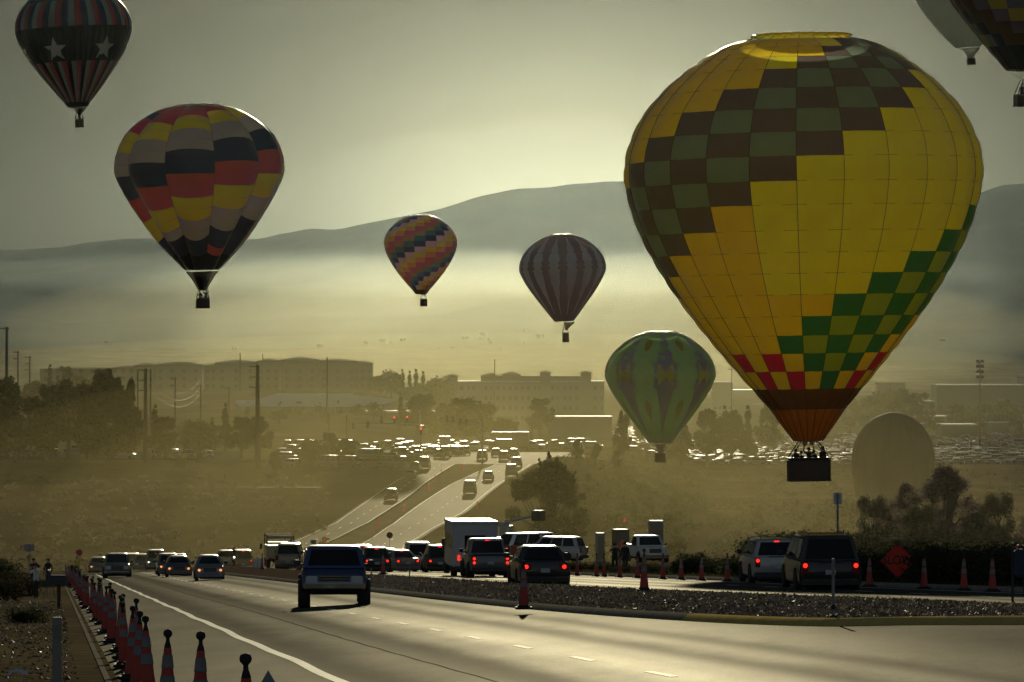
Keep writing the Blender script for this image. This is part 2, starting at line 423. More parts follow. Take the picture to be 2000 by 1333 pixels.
# white edge line and lane dashes
def wob(d): return 4.1 + 0.02*math.sin(d*.16) + 0.02*math.sin(d*.37+1)
strip('edge_line', frange(40, 470, 2), lambda d: [wob(d)-0.09, wob(d)+0.09], M_line, 0.006)
def dash_row(c, d0, d1, pitch, ln, name='lane_line', w=.06):
    b = MB(); d = d0
    while d < d1:
        for k in range(2):
            a, e = d+ln*k/2, d+ln*(k+1)/2
            P = [(c-w-.09*a, a), (c+w-.09*a, a), (c+w-.09*e, e), (c-w-.09*e, e)]
            b.add([(x, y, ground_z(x, y)+.006) for x, y in P], [(0,1,2,3)])
        d += pitch
    tag(b.obj(name, [M_line]), kind='structure')
dash_row(8.05, 46.3, 460, 9.9, 3.05)
dash_row(20.9, 48, 460, 9.9, 3.05); dash_row(24.5, 44, 460, 9.9, 3.05)
strip('edge_line_far', frange(66, 470, 4), lambda d: [27.3, 27.45], M_line, 0.006)
# left kerb (gutter + kerb stones as pieces)
def kerb_run(parent_name, cf, d0, d1, seg, face, w=0.30, h=0.14, color=None, gap=0.02):
    root = tag(empty(parent_name), kind='structure')
    d = d0; i = 0
    while d < d1:
        L_ = seg*(1 if d < 260 else 3); n = 3; vs = []; fs = []
        for k in range(n+1):
            dd = d + (L_-gap)*k/n; c = cf(dd); x = c-.09*dd; z = ground_z(x, dd)
            prof = [(0,-.1),(0,h*.15),(w*.30,h*.75),(w*.5,h),(w,h+.01),(w,-.1)]
            for a, b_ in prof: vs.append((x+face*a, dd, z+b_))
        for k in range(n):
            for j in range(5): fs.append((k*6+j, k*6+j+1, k*6+7+j, k*6+6+j) if face < 0 else (k*6+j+1, k*6+j, k*6+6+j, k*6+7+j))
        fs += [(0,1,2,3,4,5), tuple(n*6+q for q in (5,4,3,2,1,0))]
        m = color(d) if color else M_conc
        autosmooth(link('kerb_stone', mesh('kerb_stone', vs, fs, m), root).data, 50)
        d += L_; i += 1
    return root
strip('verge_soil', frange(40, 470, 4), lambda d: spread(-6, .98, 10), M_soil, .108)
kerb_run('kerb_roadside', lambda d: 0.95, 42, 470, 3.0, -1, w=.17, h=.12)
kerb_run('kerb_median', cs_left, 66, 470, 1.5, 1, color=lambda d: M_yel if d < 101.5 else M_conc)
kerb_run('kerb_median_far_side', cs_right, 66, 470, 3.0, -1, w=.2, h=.10)
kerb_run('kerb_verge', lambda d: 28.35, 66, 470, 3.0, 1)
# median gravel bed + stones
strip('median_bed', D2, lambda d: spread(min(cs_left(d)+.25, cs_right(d)-.1), cs_right(d)-.15, 6), ground_mat('gravel_bed', (0.05,0.035,0.025),(0.09,0.065,0.045),(0.14,0.10,0.07),2.0,.03), 0.09)
# ================================================================== BALLOONS; pale matte colour stands in for sky reflected by the panels
PROF = [(0,0.0),(.001,.06),(.004,.14),(.014,.182),(.034,.232),(.062,.280),(.148,.388),(.241,.461),(.34,.4965),(.385,.5),(.45,.490),(.549,.458),(.648,.408),(.747,.345),(.846,.271),(.945,.190),(1.045,.105),(1.135,.040)]
TAPER = [0.0]
def prof_r(t): return smooth_tab(PROF, t)*(1-TAPER[0]*max(0, t-.42)/.58)
_arc = [(0.0, 0.0)]
for i in range(1, 601):
    t0, t1 = 1.135*(i-1)/600, 1.135*i/600
    _arc.append((_arc[-1][0]+math.hypot(t1-t0, prof_r(t1)-prof_r(t0)), t1))
def t_of_arc(a): return lerp_tab(_arc, a)
def arc_of_t(t):
    lo = [(b, a) for a, b in _arc]; return lerp_tab(lo, t)
def fabric(name, col, trans=0.62, vary=0.12):
    if name in MATS: return MATS[name]
    m = bpy.data.materials.new(name); m.use_nodes = True; t = m.node_tree; t.nodes.clear()
    o = t.nodes.new('ShaderNodeOutputMaterial'); df = t.nodes.new('ShaderNodeBsdfDiffuse'); tr = t.nodes.new('ShaderNodeBsdfTranslucent')
    gl = t.nodes.new('ShaderNodeBsdfGlossy'); gl.inputs['Roughness'].default_value = 0.38; gl.inputs['Color'].default_value = (.9,.9,.9,1)
    fr = t.nodes.new('ShaderNodeFresnel'); fr.inputs['IOR'].default_value = 1.25
    mx = t.nodes.new('ShaderNodeMixShader'); mx.inputs[0].default_value = trans; m2_ = t.nodes.new('ShaderNodeMixShader')
    tcn = t.nodes.new('ShaderNodeTexCoord'); n = t.nodes.new('ShaderNodeTexNoise'); n.inputs['Scale'].default_value = 0.5; n.inputs['Detail'].default_value = 5
    cm = t.nodes.new('ShaderNodeMix'); cm.data_type = 'RGBA'
    cm.inputs[6].default_value = (*[c*(1-vary) for c in col], 1); cm.inputs[7].default_value = (*[min(.95, c*(1+vary)) for c in col], 1)
    n2 = t.nodes.new('ShaderNodeTexNoise'); n2.inputs['Scale'].default_value = 2.2; n2.inputs['Detail'].default_value = 3
    mp = t.nodes.new('ShaderNodeMapping'); mp.inputs['Scale'].default_value = (1, 1, .35)
    bp = t.nodes.new('ShaderNodeBump'); bp.inputs['Strength'].default_value = .5; bp.inputs['Distance'].default_value = .05
    l = t.links.new
    l(tcn.outputs['Object'], n.inputs['Vector']); l(tcn.outputs['Object'], mp.inputs[0]); l(mp.outputs[0], n2.inputs['Vector']); l(n2.outputs['Fac'], bp.inputs['Height'])
    l(n.outputs['Fac'], cm.inputs[0])
    for s_ in (df, tr): l(cm.outputs[2], s_.inputs['Color']); l(bp.outputs[0], s_.inputs['Normal'])
    l(bp.outputs[0], gl.inputs['Normal'])
    l(df.outputs[0], mx.inputs[1]); l(tr.outputs[0], mx.inputs[2]); l(fr.outputs[0], m2_.inputs[0]); l(mx.outputs[0], m2_.inputs[1]); l(gl.outputs[0], m2_.inputs[2])
    l(m2_.outputs[0], o.inputs['Surface'])
    MATS[name] = m; return m
FC = dict(
    yellow=(.88,.80,.03), gold=(.90,.62,.03), brown=(.155,.125,.13), slate=(.20,.26,.215), green=(.045,.20,.08), lime=(.30,.42,.06),
    red=(.60,.03,.07), rust=(.48,.17,.02), umber=(.16,.07,.02), navy=(.05,.06,.13), grey=(.50,.50,.44), black=(.02,.018,.02),
    orange=(.88,.33,.04), pink=(.80,.50,.50), teal=(.08,.20,.19), maroon=(.33,.21,.20), rose=(.45,.26,.26), blush=(.85,.70,.68),
    violet=(.33,.28,.40), leaf=(.30,.46,.20), lemon=(.80,.68,.06), white=(.75,.73,.70), sea=(.38,.42,.34), dome=(.10,.085,.06), crimson=(.70,.10,.09),  # violet and leaf are paled, distance haze mixed into the cloth colour
    olive=(.30,.29,.16))
FB = {k: fabric('fabric_'+k, c) for k, c in FC.items()}
M_tape = mat('load_tape', (.05,.045,.03), .7)
M_wicker = mat('wicker', (.06,.038,.02), .8, noise=.4, nscale=14, bump=.02, bscale=40)
M_steel = mat('burner_steel', (.35,.35,.34), .35, metal=.8)
M_rim = mat('leather_rim', (.035,.022,.015), .6)
M_tank = mat('propane_tank', (.3,.3,.3), .3, metal=.9)

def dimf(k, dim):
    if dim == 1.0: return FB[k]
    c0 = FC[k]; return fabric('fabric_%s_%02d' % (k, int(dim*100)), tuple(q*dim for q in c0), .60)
def balloon(bx, top, width, d, tilt, n, rows, colour, label, basket, t_end=1.135, phase=0.0, bulge=.012, row_arcs=None, vent='gold', scoop=None,
            group='hot air balloons in the air', name='hot_air_balloon', tapes=False, crown_t=.004, dim=1.0, curve=0.0, pucker=.0022, taper=0.0):
    TAPER[0] = taper
    """bx: column of the axis at the crown, top: its row, width: widest width in photo pixels, d: distance"""
    S = width*d/F                                   # diameter in metres
    root = empty(name, ((bx-1000)*d/F, d, -(top-HZ)*d/F - S*t_end), 0, label, 'hot air balloon', group)
    root.rotation_euler = (0, tilt, 0)
    # keep the crown where it stands when tilted
    root.location.x -= math.sin(tilt)*S*t_end
    a0, a1 = arc_of_t(crown_t), arc_of_t(t_end)
    if row_arcs is None: row_arcs = [a0+(a1-a0)*i/rows for i in range(rows+1)]
    def pt(th, t, u, v, out=0.0):
        r = prof_r(t)*(1 + bulge*(1-(2*u-1)**2)) * (1-bulge*.35) + (pucker*(1-(2*v-1)**4)*(1-(2*u-1)**4))
        t = t + curve*(t-.42)*(1-(2*u-1)**2)*min(1, max(0, (t_end-t)*4))*min(1, t*5)
        r += out/S
        return Vector((r*S*math.sin(th), -r*S*math.cos(th), (t_end-t)*S))
    w = 2*math.pi/n
    cache = {}
    back = MB(); bmats = []
    ku = 6 if bulge > .03 else 3
    for g in range(-(n//2), n-(n//2)):
        th0 = g*w + phase
        front = math.cos(th0) > -0.12
        for i in range(rows):
            cname = colour(g, i)
            t0, t1 = t_of_arc(row_arcs[i]), t_of_arc(row_arcs[i+1])
            kv = max(2, int((row_arcs[i+1]-row_arcs[i])/.03)) if rows < 12 else 3
            if front:
                key = (i, cname)
                if key not in cache:
                    vs = [pt((u/ku-.5)*w, t0+(t1-t0)*v/kv, u/ku, v/kv) for v in range(kv+1) for u in range(ku+1)]
                    q = ku+1
                    fs = [(v*q+u+1, v*q+u, (v+1)*q+u, (v+1)*q+u+1) for v in range(kv) for u in range(ku)]
                    cache[key] = mesh('panel', vs, fs, dimf(cname, dim), smooth=True)
                link('panel', cache[key], root, None, th0)
            else:
                if cname not in bmats: bmats.append(cname)
                back.mi = bmats.index(cname)
                vs = [pt(th0+(u/2-.5)*w, t0+(t1-t0)*v/2, u/2, v/2) for v in range(3) for u in range(3)]
                back.add(vs, [(v*3+u+1, v*3+u, (v+1)*3+u, (v+1)*3+u+1) for v in range(2) for u in range(2)])
    back.obj('envelope', [dimf(c, dim) for c in bmats], root, smooth=True)
    b = MB()                                        # parachute vent on the crown
    nr = n; prof = [(0.0,-.007),(.05,-.007),(.10,-.006),(.136,-.004),(.1395,.002)]
    vs = [Vector((0,0,(t_end+.004)*S))]
    for r, t in prof[1:]:
        for k in range(2*nr):
            rr = r*(1+(.03 if k % 2 else 0)) ; a = math.pi*k/nr
            vs.append(Vector((rr*S*math.sin(a), -rr*S*math.cos(a), (t_end-t+(.002 if k % 2 else 0))*S)))
    m_ = 2*nr
    fs = [(0, 1+k, 1+(k+1) % m_) for k in range(m_)]
    for l in range(3):
        for k in range(m_): fs.append((1+l*m_+k, 1+(l+1)*m_+k, 1+(l+1)*m_+(k+1) % m_, 1+l*m_+(k+1) % m_))
    b.add(vs, fs); b.obj('crown_vent', [dimf(vent, dim)], root, smooth=True)
    if tapes:
        tb = MB()
        tt = [crown_t+(t_end-crown_t)*i/40 for i in range(41)]
        tb.tube([pt(0, t, 0, 0, .015) for t in tt], .018, 4)
        tm = tb.me('load_tape', [M_tape])
        for ti in [t_of_arc(q) for q in row_arcs[1:-1]]:
            rm_ = MB(); rm_.tube([pt(j*w/3-math.pi/2-w, ti, (j % 3)/3+.001, .0, .008) for j in range(0, int(3*(n/2+2))+1)], .009, 4); rm_.obj('seam_tape', [M_tape], root)
        for g in range(n): 
            if math.cos((g-.5)*w+phase) > -.1: link('load_tape', tm, root, None, (g-.5)*w+phase)
    mr = prof_r(t_end)*S                            # mouth radius
    zm = 0.0
    if scoop:                                       # scoop / skirt below the mouth
        col, x_off, hgt, r_top, r_bot = scoop       # in units of S
        sc = MB(); kk = 20; vs = []
        for v in range(5):
            f = v/4; rr = (r_top+(r_bot-r_top)*f**.8)*S
            for k in range(kk): a = 2*math.pi*k/kk; vs.append((x_off*S*(1-f*.6)+rr*math.cos(a)*(1+.04*(k % 2)), rr*math.sin(a), -hgt*S*f - .012*S))
        sc.add(vs, [(v*kk+k, v*kk+(k+1) % kk, (v+1)*kk+(k+1) % kk, (v+1)*kk+k) for v in range(4) for k in range(kk)])
        sc.obj('scoop', [dimf(col, dim)], root, smooth=True)
        ring = MB(); ring.tube([(mr*math.cos(2*math.pi*k/24), mr*math.sin(2*math.pi*k/24), 0) for k in range(25)], .03, 4); ring.obj('mouth_ring', [M_tape], root)
        zm = -hgt*S
    # basket: width px, top row of rim offset below the mouth (S units), height
    bw_, bdrop, bh, yaw = basket[:4]; bxo = basket[4] if len(basket) > 4 else 0.0
    zt = -bdrop; zb = zt-bh
    rb = empty('basket', (bxo, 0, zb), yaw, parent=root)
    q = MB(); hw = bw_/2; dp = hw*.72 if bw_ > 1.8 else hw*.9
    q.rbox(-hw, hw, -dp, dp, 0, bh*.93, min(.09, bh*.08)); q.obj('wicker_body', [M_wicker], rb)
    q = MB(); q.rbox(-hw-.04, hw+.04, -dp-.04, dp+.04, bh*.93, bh, .03); q.obj('rim', [M_rim], rb)
    q = MB(); q.rbox(-hw-.02, hw+.02, -dp-.02, dp+.02, 0.0, .1, .03); q.obj('floor_skid', [M_rim], rb)
    bz = bh + max(.95, (bdrop-.75))                 # burner level above the floor of the basket
    bz = min(bz, bh+1.25)
    q = MB()
    fr = hw*.42
    for sx in (-1, 1):
        for sy in (-1, 1): q.tube([(sx*hw*.92, sy*dp*.92, bh), (sx*fr, sy*fr, bz)], .035, 6)
    for a_, b_ in (((-fr,-fr),(fr,-fr)),((fr,-fr),(fr,fr)),((fr,fr),(-fr,fr)),((-fr,fr),(-fr,-fr))): q.tube([(*a_, bz), (*b_, bz)], .03, 6)
    q.obj('upright_frame', [M_rim], rb)
    for sx in ((-1, 1) if bw_ > 1.3 else (0,)):
        q = MB(); q.lathe([(.05,bz-.25),(.14,bz-.2),(.16,bz-.1),(.16,bz+.22),(.13,bz+.25)], 12, (sx*.2,0,0)); q.obj('burner', [M_steel], rb)
    cb = MB(); ks = 8
    for k in range(ks):
        a = 2*math.pi*(k+.5)/ks
        sgx = 1 if math.cos(a) > 0 else -1; sgy = 1 if math.sin(a) > 0 else -1
        MB().tube([(bxo+sgx*fr, sgy*fr, zb+bz), (mr*math.cos(a), mr*math.sin(a), 0.02)], .012, 4).obj('rigging_cable', [M_tape], root)
    return root, S, zb+bh*.12, bxo
def surf_patch(root, S, t_end, poly, m, name, out=.03, bulge=0.0, seg=None):
    """poly: list of (angle, t); a conforming cloth patch built as strips between left and right edges given per t"""
    vs = []; fs = []; k = len(poly)                 # poly rows: (t, a_left, a_right)
    for t, al, ar in poly:
        for j in range(5):
            a = al+(ar-al)*j/4; r = prof_r(t)*(1+bulge)*S + out
            vs.append((r*math.sin(a), -r*math.cos(a), (t_end-t)*S))
    for i in range(k-1):
        for j in range(4): fs.append((i*5+j+1, i*5+j, i*5+5+j, i*5+6+j))
    return link(name, mesh(name, vs, fs, m, smooth=True), root)

# ---- the big yellow balloon
zr = [60,88,118,155,210,270,335,402,470,535,605,665,722,780,840,893,943,993,1043,1100,1192]
rows_px = [40+z*0.6902 for z in zr]                 # photo rows of the seams down the middle
arcs = [arc_of_t(max(0.006, (y-72)/696.0)) for y in rows_px]
def c_big(g, i):
    g = (g+12) % 24 - 12
    if i == 19: return 'rust'
    if i == 18: return 'umber'
    st = 2-g
    if st <= i <= st+4 and -6 <= g <= 4: return 'brown' if (i-st) % 2 == 0 else 'slate'
    dg = 14-g if g >= -1 else 14-g
    if g >= -1 and i >= dg:
        lim = {-1:15,0:16,1:17,2:16,3:15,4:14,5:13,6:12,7:11,8:10}.get(g, 9)
        if i <= lim: return 'green' if (i-dg) % 2 == 0 else 'lime'
    if i == 17: return {-5:'gold',-4:'gold',-3:'red',-2:'gold',-1:'red',0:'gold',1:'green',2:'gold',3:'red'}.get(g, 'gold')
    if i == 16: return {-4:'red',-2:'red',4:'red'}.get(g, 'gold')
    if 6 <= i <= 7 and g in (1, 2, 0): return 'yellow'
    return 'yellow' if (i < 9 and g > 0) else 'gold' if (g < -1 or i > 12 or i < 2) else 'yellow'  # gold is the same yellow cloth, toned for less light coming through
BIG = balloon(1565, 72, 696, 300, R(-1.0), 24, 20, c_big, 'huge yellow balloon with brown checker band and green checker stairs, low over the road', (2.4, .95, 1.4, R(4)), phase=R(2.0), row_arcs=arcs, vent='gold', tapes=True, pucker=.003, bulge=.011)
# ---- multicoloured bulging balloon
def c_multi(g, i):
    if i >= 17: return 'black'
    k = (i + g + 60 + 1)//2 % 4
    if i >= 15 and g != 1 : return 'navy'
    return ['yellow','grey','navy','crimson'][k] if not (i < 2 and g < 0) else 'crimson'
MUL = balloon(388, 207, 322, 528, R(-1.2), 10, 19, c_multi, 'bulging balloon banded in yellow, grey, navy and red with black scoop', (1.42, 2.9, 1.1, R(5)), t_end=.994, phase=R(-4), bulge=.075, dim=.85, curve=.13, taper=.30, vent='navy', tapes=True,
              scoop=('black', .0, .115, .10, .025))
# ---- star balloon
def c_star(g, i):
    if i == 0: return 'navy'
    if i in (2, 3): return 'black'
    if i == 6: return 'black'
    return ['grey', 'crimson', 'navy'][g % 3] if i in (1,) else ['grey', 'crimson', 'black'][g % 3]
sa = [arc_of_t(t) for t in (.006, .17, .395, .54, .685, .70, 1.02, 1.06)]
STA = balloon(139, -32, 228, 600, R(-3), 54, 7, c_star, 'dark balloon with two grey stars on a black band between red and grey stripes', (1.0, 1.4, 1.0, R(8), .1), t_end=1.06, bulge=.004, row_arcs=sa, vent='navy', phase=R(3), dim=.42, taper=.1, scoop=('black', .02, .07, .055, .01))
r_, S_, _, _ = STA
for ca in (R(-17.5), R(41), R(-76), R(100), R(160), R(-135)):
    pts_ = []
    tcn_, rad = .585, .105
    star = [(math.sin(math.pi*k/5)*(rad if k % 2 == 0 else rad*.42), -math.cos(math.pi*k/5)*(rad if k % 2 == 0 else rad*.42)) for k in range(10)]
    vs = []; fs = []
    ctr = (0, 0); ring = star
    def sp(a, b_):
        t = tcn_+b_; rr = prof_r(t); th = ca + a/rr
        r = rr*S_+.05; return (r*math.sin(th), -r*math.cos(th), (1.06-t)*S_)
    vs.append(sp(0, 0))
    for q in (.33, .66, 1): vs += [sp(a*q, b_*q) for a, b_ in star]
    for k in range(10):
        j = (k+1) % 10; fs.append((0, 1+k, 1+j))
        for q in range(2): fs.append((1+q*10+k, 1+q*10+10+k, 1+q*10+10+j, 1+q*10+j))
    link('star', mesh('star', vs, fs, dimf('white',.6), smooth=True), r_)
# ---- rainbow zigzag balloon
def c_rain(g, i):
    if i >= 17: return 'umber'
    return ['navy','pink','gold','orange','crimson','rust','teal'][(g + i + 70) % 7]
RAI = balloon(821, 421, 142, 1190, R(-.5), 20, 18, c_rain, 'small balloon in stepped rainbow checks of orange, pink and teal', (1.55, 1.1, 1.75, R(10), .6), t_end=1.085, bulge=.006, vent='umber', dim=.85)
# ---- rose striped balloon
PIN = balloon(1097, 459, 169, 1000, R(-1.5), 15, 3, lambda g, i: 'maroon', 'rose balloon with pale pointed vertical stripes', (1.25, 2.2, 1.9, R(5), .25), t_end=1.0, bulge=.004, vent='maroon', dim=1.0, taper=.22, scoop=('maroon', .06, .09, .07, .012))
for g in range(15):
    a = (g+.5)*2*math.pi/15
    rows = [(t, a - R(wd), a + R(wd)) for t, wd in ((.05,1),(.12,3),(.18,6),(.24,6.6),(.30,8.2),(.36,7.8),(.42,8.2),(.48,7),(.55,7.2),(.61,5.2),(.68,5),(.75,2.6),(.84,1.6),(.93,.5))]
    surf_patch(PIN[0], PIN[1], 1.0, rows, dimf('blush',1.0), 'pale_stripe', .05)
# ---- green and violet balloon
GRE = balloon(1290, 649, 214, 794, R(.2), 24, 4, lambda g, i: 'leaf' if i < 3 else 'sea', 'green and violet balloon with yellow bow tie shapes, grazing the ground haze', (1.55, 1.45, 1.6, R(5)), t_end=1.01, bulge=.005, vent='violet', taper=.2, dim=1.0, row_arcs=[arc_of_t(t) for t in (.006,.33,.66,.95,1.01)], scoop=('maroon', .0, .085, .055, .012))
for k in range(8):
    a = R(4) + k*R(47.5) if k < 4 else R(4) - (k-3)*R(47.5)*.99
    if k == 7: continue
    rows = [(.03,3),(.10,6),(.2,8.5),(.28,10),(.285,14),(.34,12),(.44,12),(.51,14),(.515,10),(.62,8),(.75,5),(.86,3),(.93,1.5)]
    surf_patch(GRE[0], GRE[1], 1.01, [(t, a-R(w_), a+R(w_)) for t, w_ in rows], dimf('violet',1.0), 'violet_panel', .10)
    rows = [(.295,8.5),(.33,5.5),(.375,2.8),(.42,5),(.455,6.5),(.475,9)]
    bt = [(.30,-7.5,-6.5)]
    for sgn, nm in ((-1,'l'),(1,'r')):
        surf_patch(GRE[0], GRE[1], 1.01, [(.285, a+R(min(sgn*8, sgn*7.2)), a+R(max(sgn*8, sgn*7.2))), (.37, a+R(min(sgn*8, 0)), a+R(max(sgn*8, 0))), (.41, a+R(min(sgn*8, 0)), a+R(max(sgn*8, 0))), (.48, a+R(min(sgn*8, sgn*7.2)), a+R(max(sgn*8, sgn*7.2)))], dimf('lemon',.8), 'bow_tie_patch', .15)
    a2 = a + R(23.7)
    for rows in ([(.07,1),(.10,6),(.13,5),(.17,2)], [(.62,1),(.66,5),(.70,5),(.78,2),(.84,.4)]):
        surf_patch(GRE[0], GRE[1], 1.01, [(t, a2-R(w_), a2+R(w_)) for t, w_ in rows], dimf('gold',.5), 'orange_patch', .09)
# ---- the two balloons cut by the top corner
PAL = balloon(1876, -118, 205, 820, R(-4), 20, 8, lambda g, i: 'sea' if i > 1 else 'grey', 'pale grey green balloon, mostly cut off, beside the dark one at the top edge', (1.25, 1.75, 1.1, R(5), .35), t_end=1.03, bulge=.006, vent='grey', scoop=('sea', .03, .11, .09, .012))
def c_dark(g, i):
    if i > 17: return 'black'
    k = (i*2 + abs(g*2)) % 12
    return ['umber','gold','umber','maroon','black','umber','olive','umber','gold','umber','maroon','black'][k]
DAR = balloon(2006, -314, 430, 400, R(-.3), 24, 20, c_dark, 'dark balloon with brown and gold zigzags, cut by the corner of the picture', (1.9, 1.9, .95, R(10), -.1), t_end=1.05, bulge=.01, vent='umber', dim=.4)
# ---- balloon being filled on the ground
TAPER[0] = 0.0
d_ = 1000; s_ = F/d_; Sd = 160/s_; zg_ = ground_z((1745-1000)/s_, d_)
root = empty('grounded_balloon', ((1745-1000)/s_, d_, zg_), 0, 'dull brown balloon dome half filled on the ground behind the verge trees', 'hot air balloon')
topz = -(806-HZ)/s_ - zg_
pd = [(0,0),(.12,.004),(.30,.025),(.5,.07),(.7,.145),(.85,.24),(.95,.345),(1.0,.47),(1.01,.58),(.985,.72),(.93,.86),(.88,1.0)]
vs = []
for r, q in pd:
    for u in range(5):
        th = (u/4-.5)*2*math.pi/20; rr = r*Sd/2*(1+.03*(1-(2*u/4-1)**2))*.985; vs.append((rr*math.sin(th), -rr*math.cos(th), topz*(1-q)+.03))
gm = mesh('gore', vs, [(w_*5+u+1, w_*5+u, w_*5+5+u, w_*5+6+u) for w_ in range(len(pd)-1) for u in range(4)], mat('dome_cloth', (.035,.03,.02), .8), smooth=True)
for g in range(20): link('gore', gm, root, None, g*2*math.pi/20)
# ================================================================== VEHICLES
def paint(name, col, rough=.35, coat=.6, metal=.3): return mat('paint_'+name, col, rough, metal, .5, coat, .12, noise=.12, nscale=1.2)
PCOL = dict(black=(.012,.012,.013), silver=(.34,.34,.34), white=(.62,.62,.60), navy=(.03,.055,.15), red=(.22,.02,.02), tan=(.26,.20,.12),
      blue=(.05,.09,.17), grey=(.12,.12,.125), green=(.03,.06,.04), maroon=(.09,.015,.02), bronze=(.16,.10,.05), steel=(.14,.17,.21))
PC = {k: paint(k, c) for k, c in PCOL.items()}
M_glass = mat('car_glass', (.012,.014,.016), .06, spec=.08)
M_tyre = mat('tyre_rubber', (.02,.02,.02), .85)
M_rimm = mat('wheel_rim', (.35,.35,.35), .3, metal=.9)
M_plastic = mat('dark_plastic', (.018,.018,.018), .6)
M_chrome = mat('chrome', (.6,.6,.6), .12, metal=1)
M_tail = mat('tail_light_lit', (.5,.02,.01), .3, emit=(1,.03,.015), es=1.5)
M_tail0 = mat('tail_light_off', (.20,.01,.01), .15)
M_amber = mat('turn_light_lit', (.5,.15,.02), .3, emit=(1,.30,.08), es=1.6)
M_head = mat('headlight_lens', (.5,.5,.48), .08, spec=.8)
M_headlit = mat('headlight_lit', (.9,.85,.7), .2, emit=(1,.9,.65), es=2.2)
M_plate = mat('licence_plate', (.35,.36,.38), .5, noise=.5, nscale=20)
M_under = mat('underbody', (.008,.008,.008), .9)
KIND = dict(
    sedan=dict(L=4.8, W=1.82, H=1.45, gc=.20, belt=.96, ws=(1.30,2.05), rr=(3.45,4.20), hood=.86, deck=.98, r=.32, wb=(.92,3.72)),
    hatch=dict(L=4.1, W=1.72, H=1.48, gc=.19, belt=.96, ws=(1.0,1.75), rr=(3.55,3.98), hood=.88, deck=.95, r=.30, wb=(.78,3.35)),
    wagon=dict(L=4.5, W=1.78, H=1.62, gc=.2, belt=1.0, ws=(1.15,1.85), rr=(4.05,4.42), hood=.95, deck=1.0, r=.33, wb=(.88,3.62)),
    suv=dict(L=4.8, W=1.93, H=1.84, gc=.27, belt=1.12, ws=(1.25,1.85), rr=(4.45,4.72), hood=1.05, deck=1.12, r=.38, wb=(.95,3.80)),
    minivan=dict(L=4.9, W=1.96, H=1.78, gc=.20, belt=1.02, ws=(.75,1.75), rr=(4.50,4.84), hood=.92, deck=1.02, r=.35, wb=(.92,3.90)),
    van=dict(L=5.3, W=2.0, H=2.25, gc=.24, belt=1.2, ws=(.55,1.20), rr=(5.15,5.28), hood=1.08, deck=1.2, r=.37, wb=(.85,4.3)),
    pickup=dict(L=5.6, W=1.98, H=1.88, gc=.36, belt=1.18, ws=(1.45,2.05), rr=(3.45,3.60), hood=1.12, deck=1.18, r=.40, wb=(.98,4.5)))
def body_mb(k, b=None):
    """lower body lofted from nose (y=0) to tail, cabin set on top; origin under the middle, nose at -y"""
    L_, W_, belt = k['L'], k['W']/2, k['belt']; gc = k['gc']; o = L_/2
    b = b or MB()
    st = [(0, W_*.80, gc+.12, k['hood']-.22), (.07, W_*.92, gc+.02, k['hood']-.08), (.30, W_*.985, gc, k['hood']-.01), (k['ws'][0]-.05, W_, gc, k['hood']+.03), (k['ws'][0]+.12, W_, gc, belt),
          (k['rr'][1]-.02, W_, gc, belt), (k['rr'][1]+.03, W_, gc, k['deck']), (max(k['rr'][1]+.04, L_-.22), W_*.985, gc, k['deck']), (L_-.05, W_*.95, gc+.04, k['deck']-.05), (L_, W_*.88, gc+.12, k['deck']-.16)]
    vs = []; n = 12
    for y, w, z0, z1 in st:
        h = z1-z0
        half = [(w-.14, z0), (w-.02, z0+.10*h), (w, z0+.42*h), (w-.015, z0+.70*h), (w-.06, z1-.06), (w-.20, z1)]
        vs += [(x, y-o, z) for x, z in half] + [(-x, y-o, z) for x, z in reversed(half)]
    fs = [tuple(range(n)), tuple(range(len(vs)-1, len(vs)-n-1, -1))]
    for i in range(len(st)-1):
        for j in range(n): fs.append((i*n+j, (i+1)*n+j, (i+1)*n+(j+1) % n, i*n+(j+1) % n))
    b.add(vs, fs)
    return b
def cabin_verts(k, grow=0.0):
    o = k['L']/2; W_ = k['W']/2; H, belt = k['H'], k['belt']-.04
    y0, y1 = k['ws']; y2, y3 = k['rr']; rw = W_ - (.29 if H < 1.6 else .23 if k['L'] < 5.2 else .19); bw = W_-.05
    return dict(y0=y0-o, y1=y1-o, y2=y2-o, y3=y3-o, rw=rw, bw=bw, zb=belt, zr=H)
def cabin_mb(k, b):
    c = cabin_verts(k); zc = c['zr']-.07
    rings = [  # y-front, y-rear, half width front/rear, z
        (c['y0'], c['y3'], c['bw'], c['zb']), (c['y0']+(c['y1']-c['y0'])*.5, c['y3']+(c['y2']-c['y3'])*.5, (c['bw']+c['rw'])/2+.015, (c['zb']+zc)/2),
        (c['y1']-.02, c['y2']+.03, c['rw']+.01, zc), (c['y1']+.10, c['y2']-.06, c['rw']-.07, c['zr']-.015), (c['y1']+.35, c['y2']-.3, c['rw']-.30, c['zr'])]
    vs = []
    for yf, yr, w, z in rings:
        e = .10
        vs += [(-w+e, yf-.03, z), (w-e, yf-.03, z), (w, yf+e, z), (w, yr-e, z), (w-e, yr+.03, z), (-w+e, yr+.03, z), (-w, yr-e, z), (-w, yf+e, z)]
    fs = [tuple(range(32, 40)), tuple(range(7, -1, -1))]
    for i in range(4):
        for j in range(8): fs.append((i*8+j, i*8+(j+1) % 8, i*8+8+(j+1) % 8, i*8+8+j))
    return b.add(vs, fs)
def quad_plate(b, p, t=.012):
    """thin plate through four corners, pushed out along its normal"""
    p = [Vector(q) for q in p]; nrm = (p[1]-p[0]).cross(p[3]-p[0]).normalized()*t
    v = [q-nrm for q in p]+[q+nrm for q in p]
    return b.add(v, [(3,2,1,0),(4,5,6,7),(0,1,5,4),(1,2,6,5),(2,3,7,6),(3,0,4,7)])
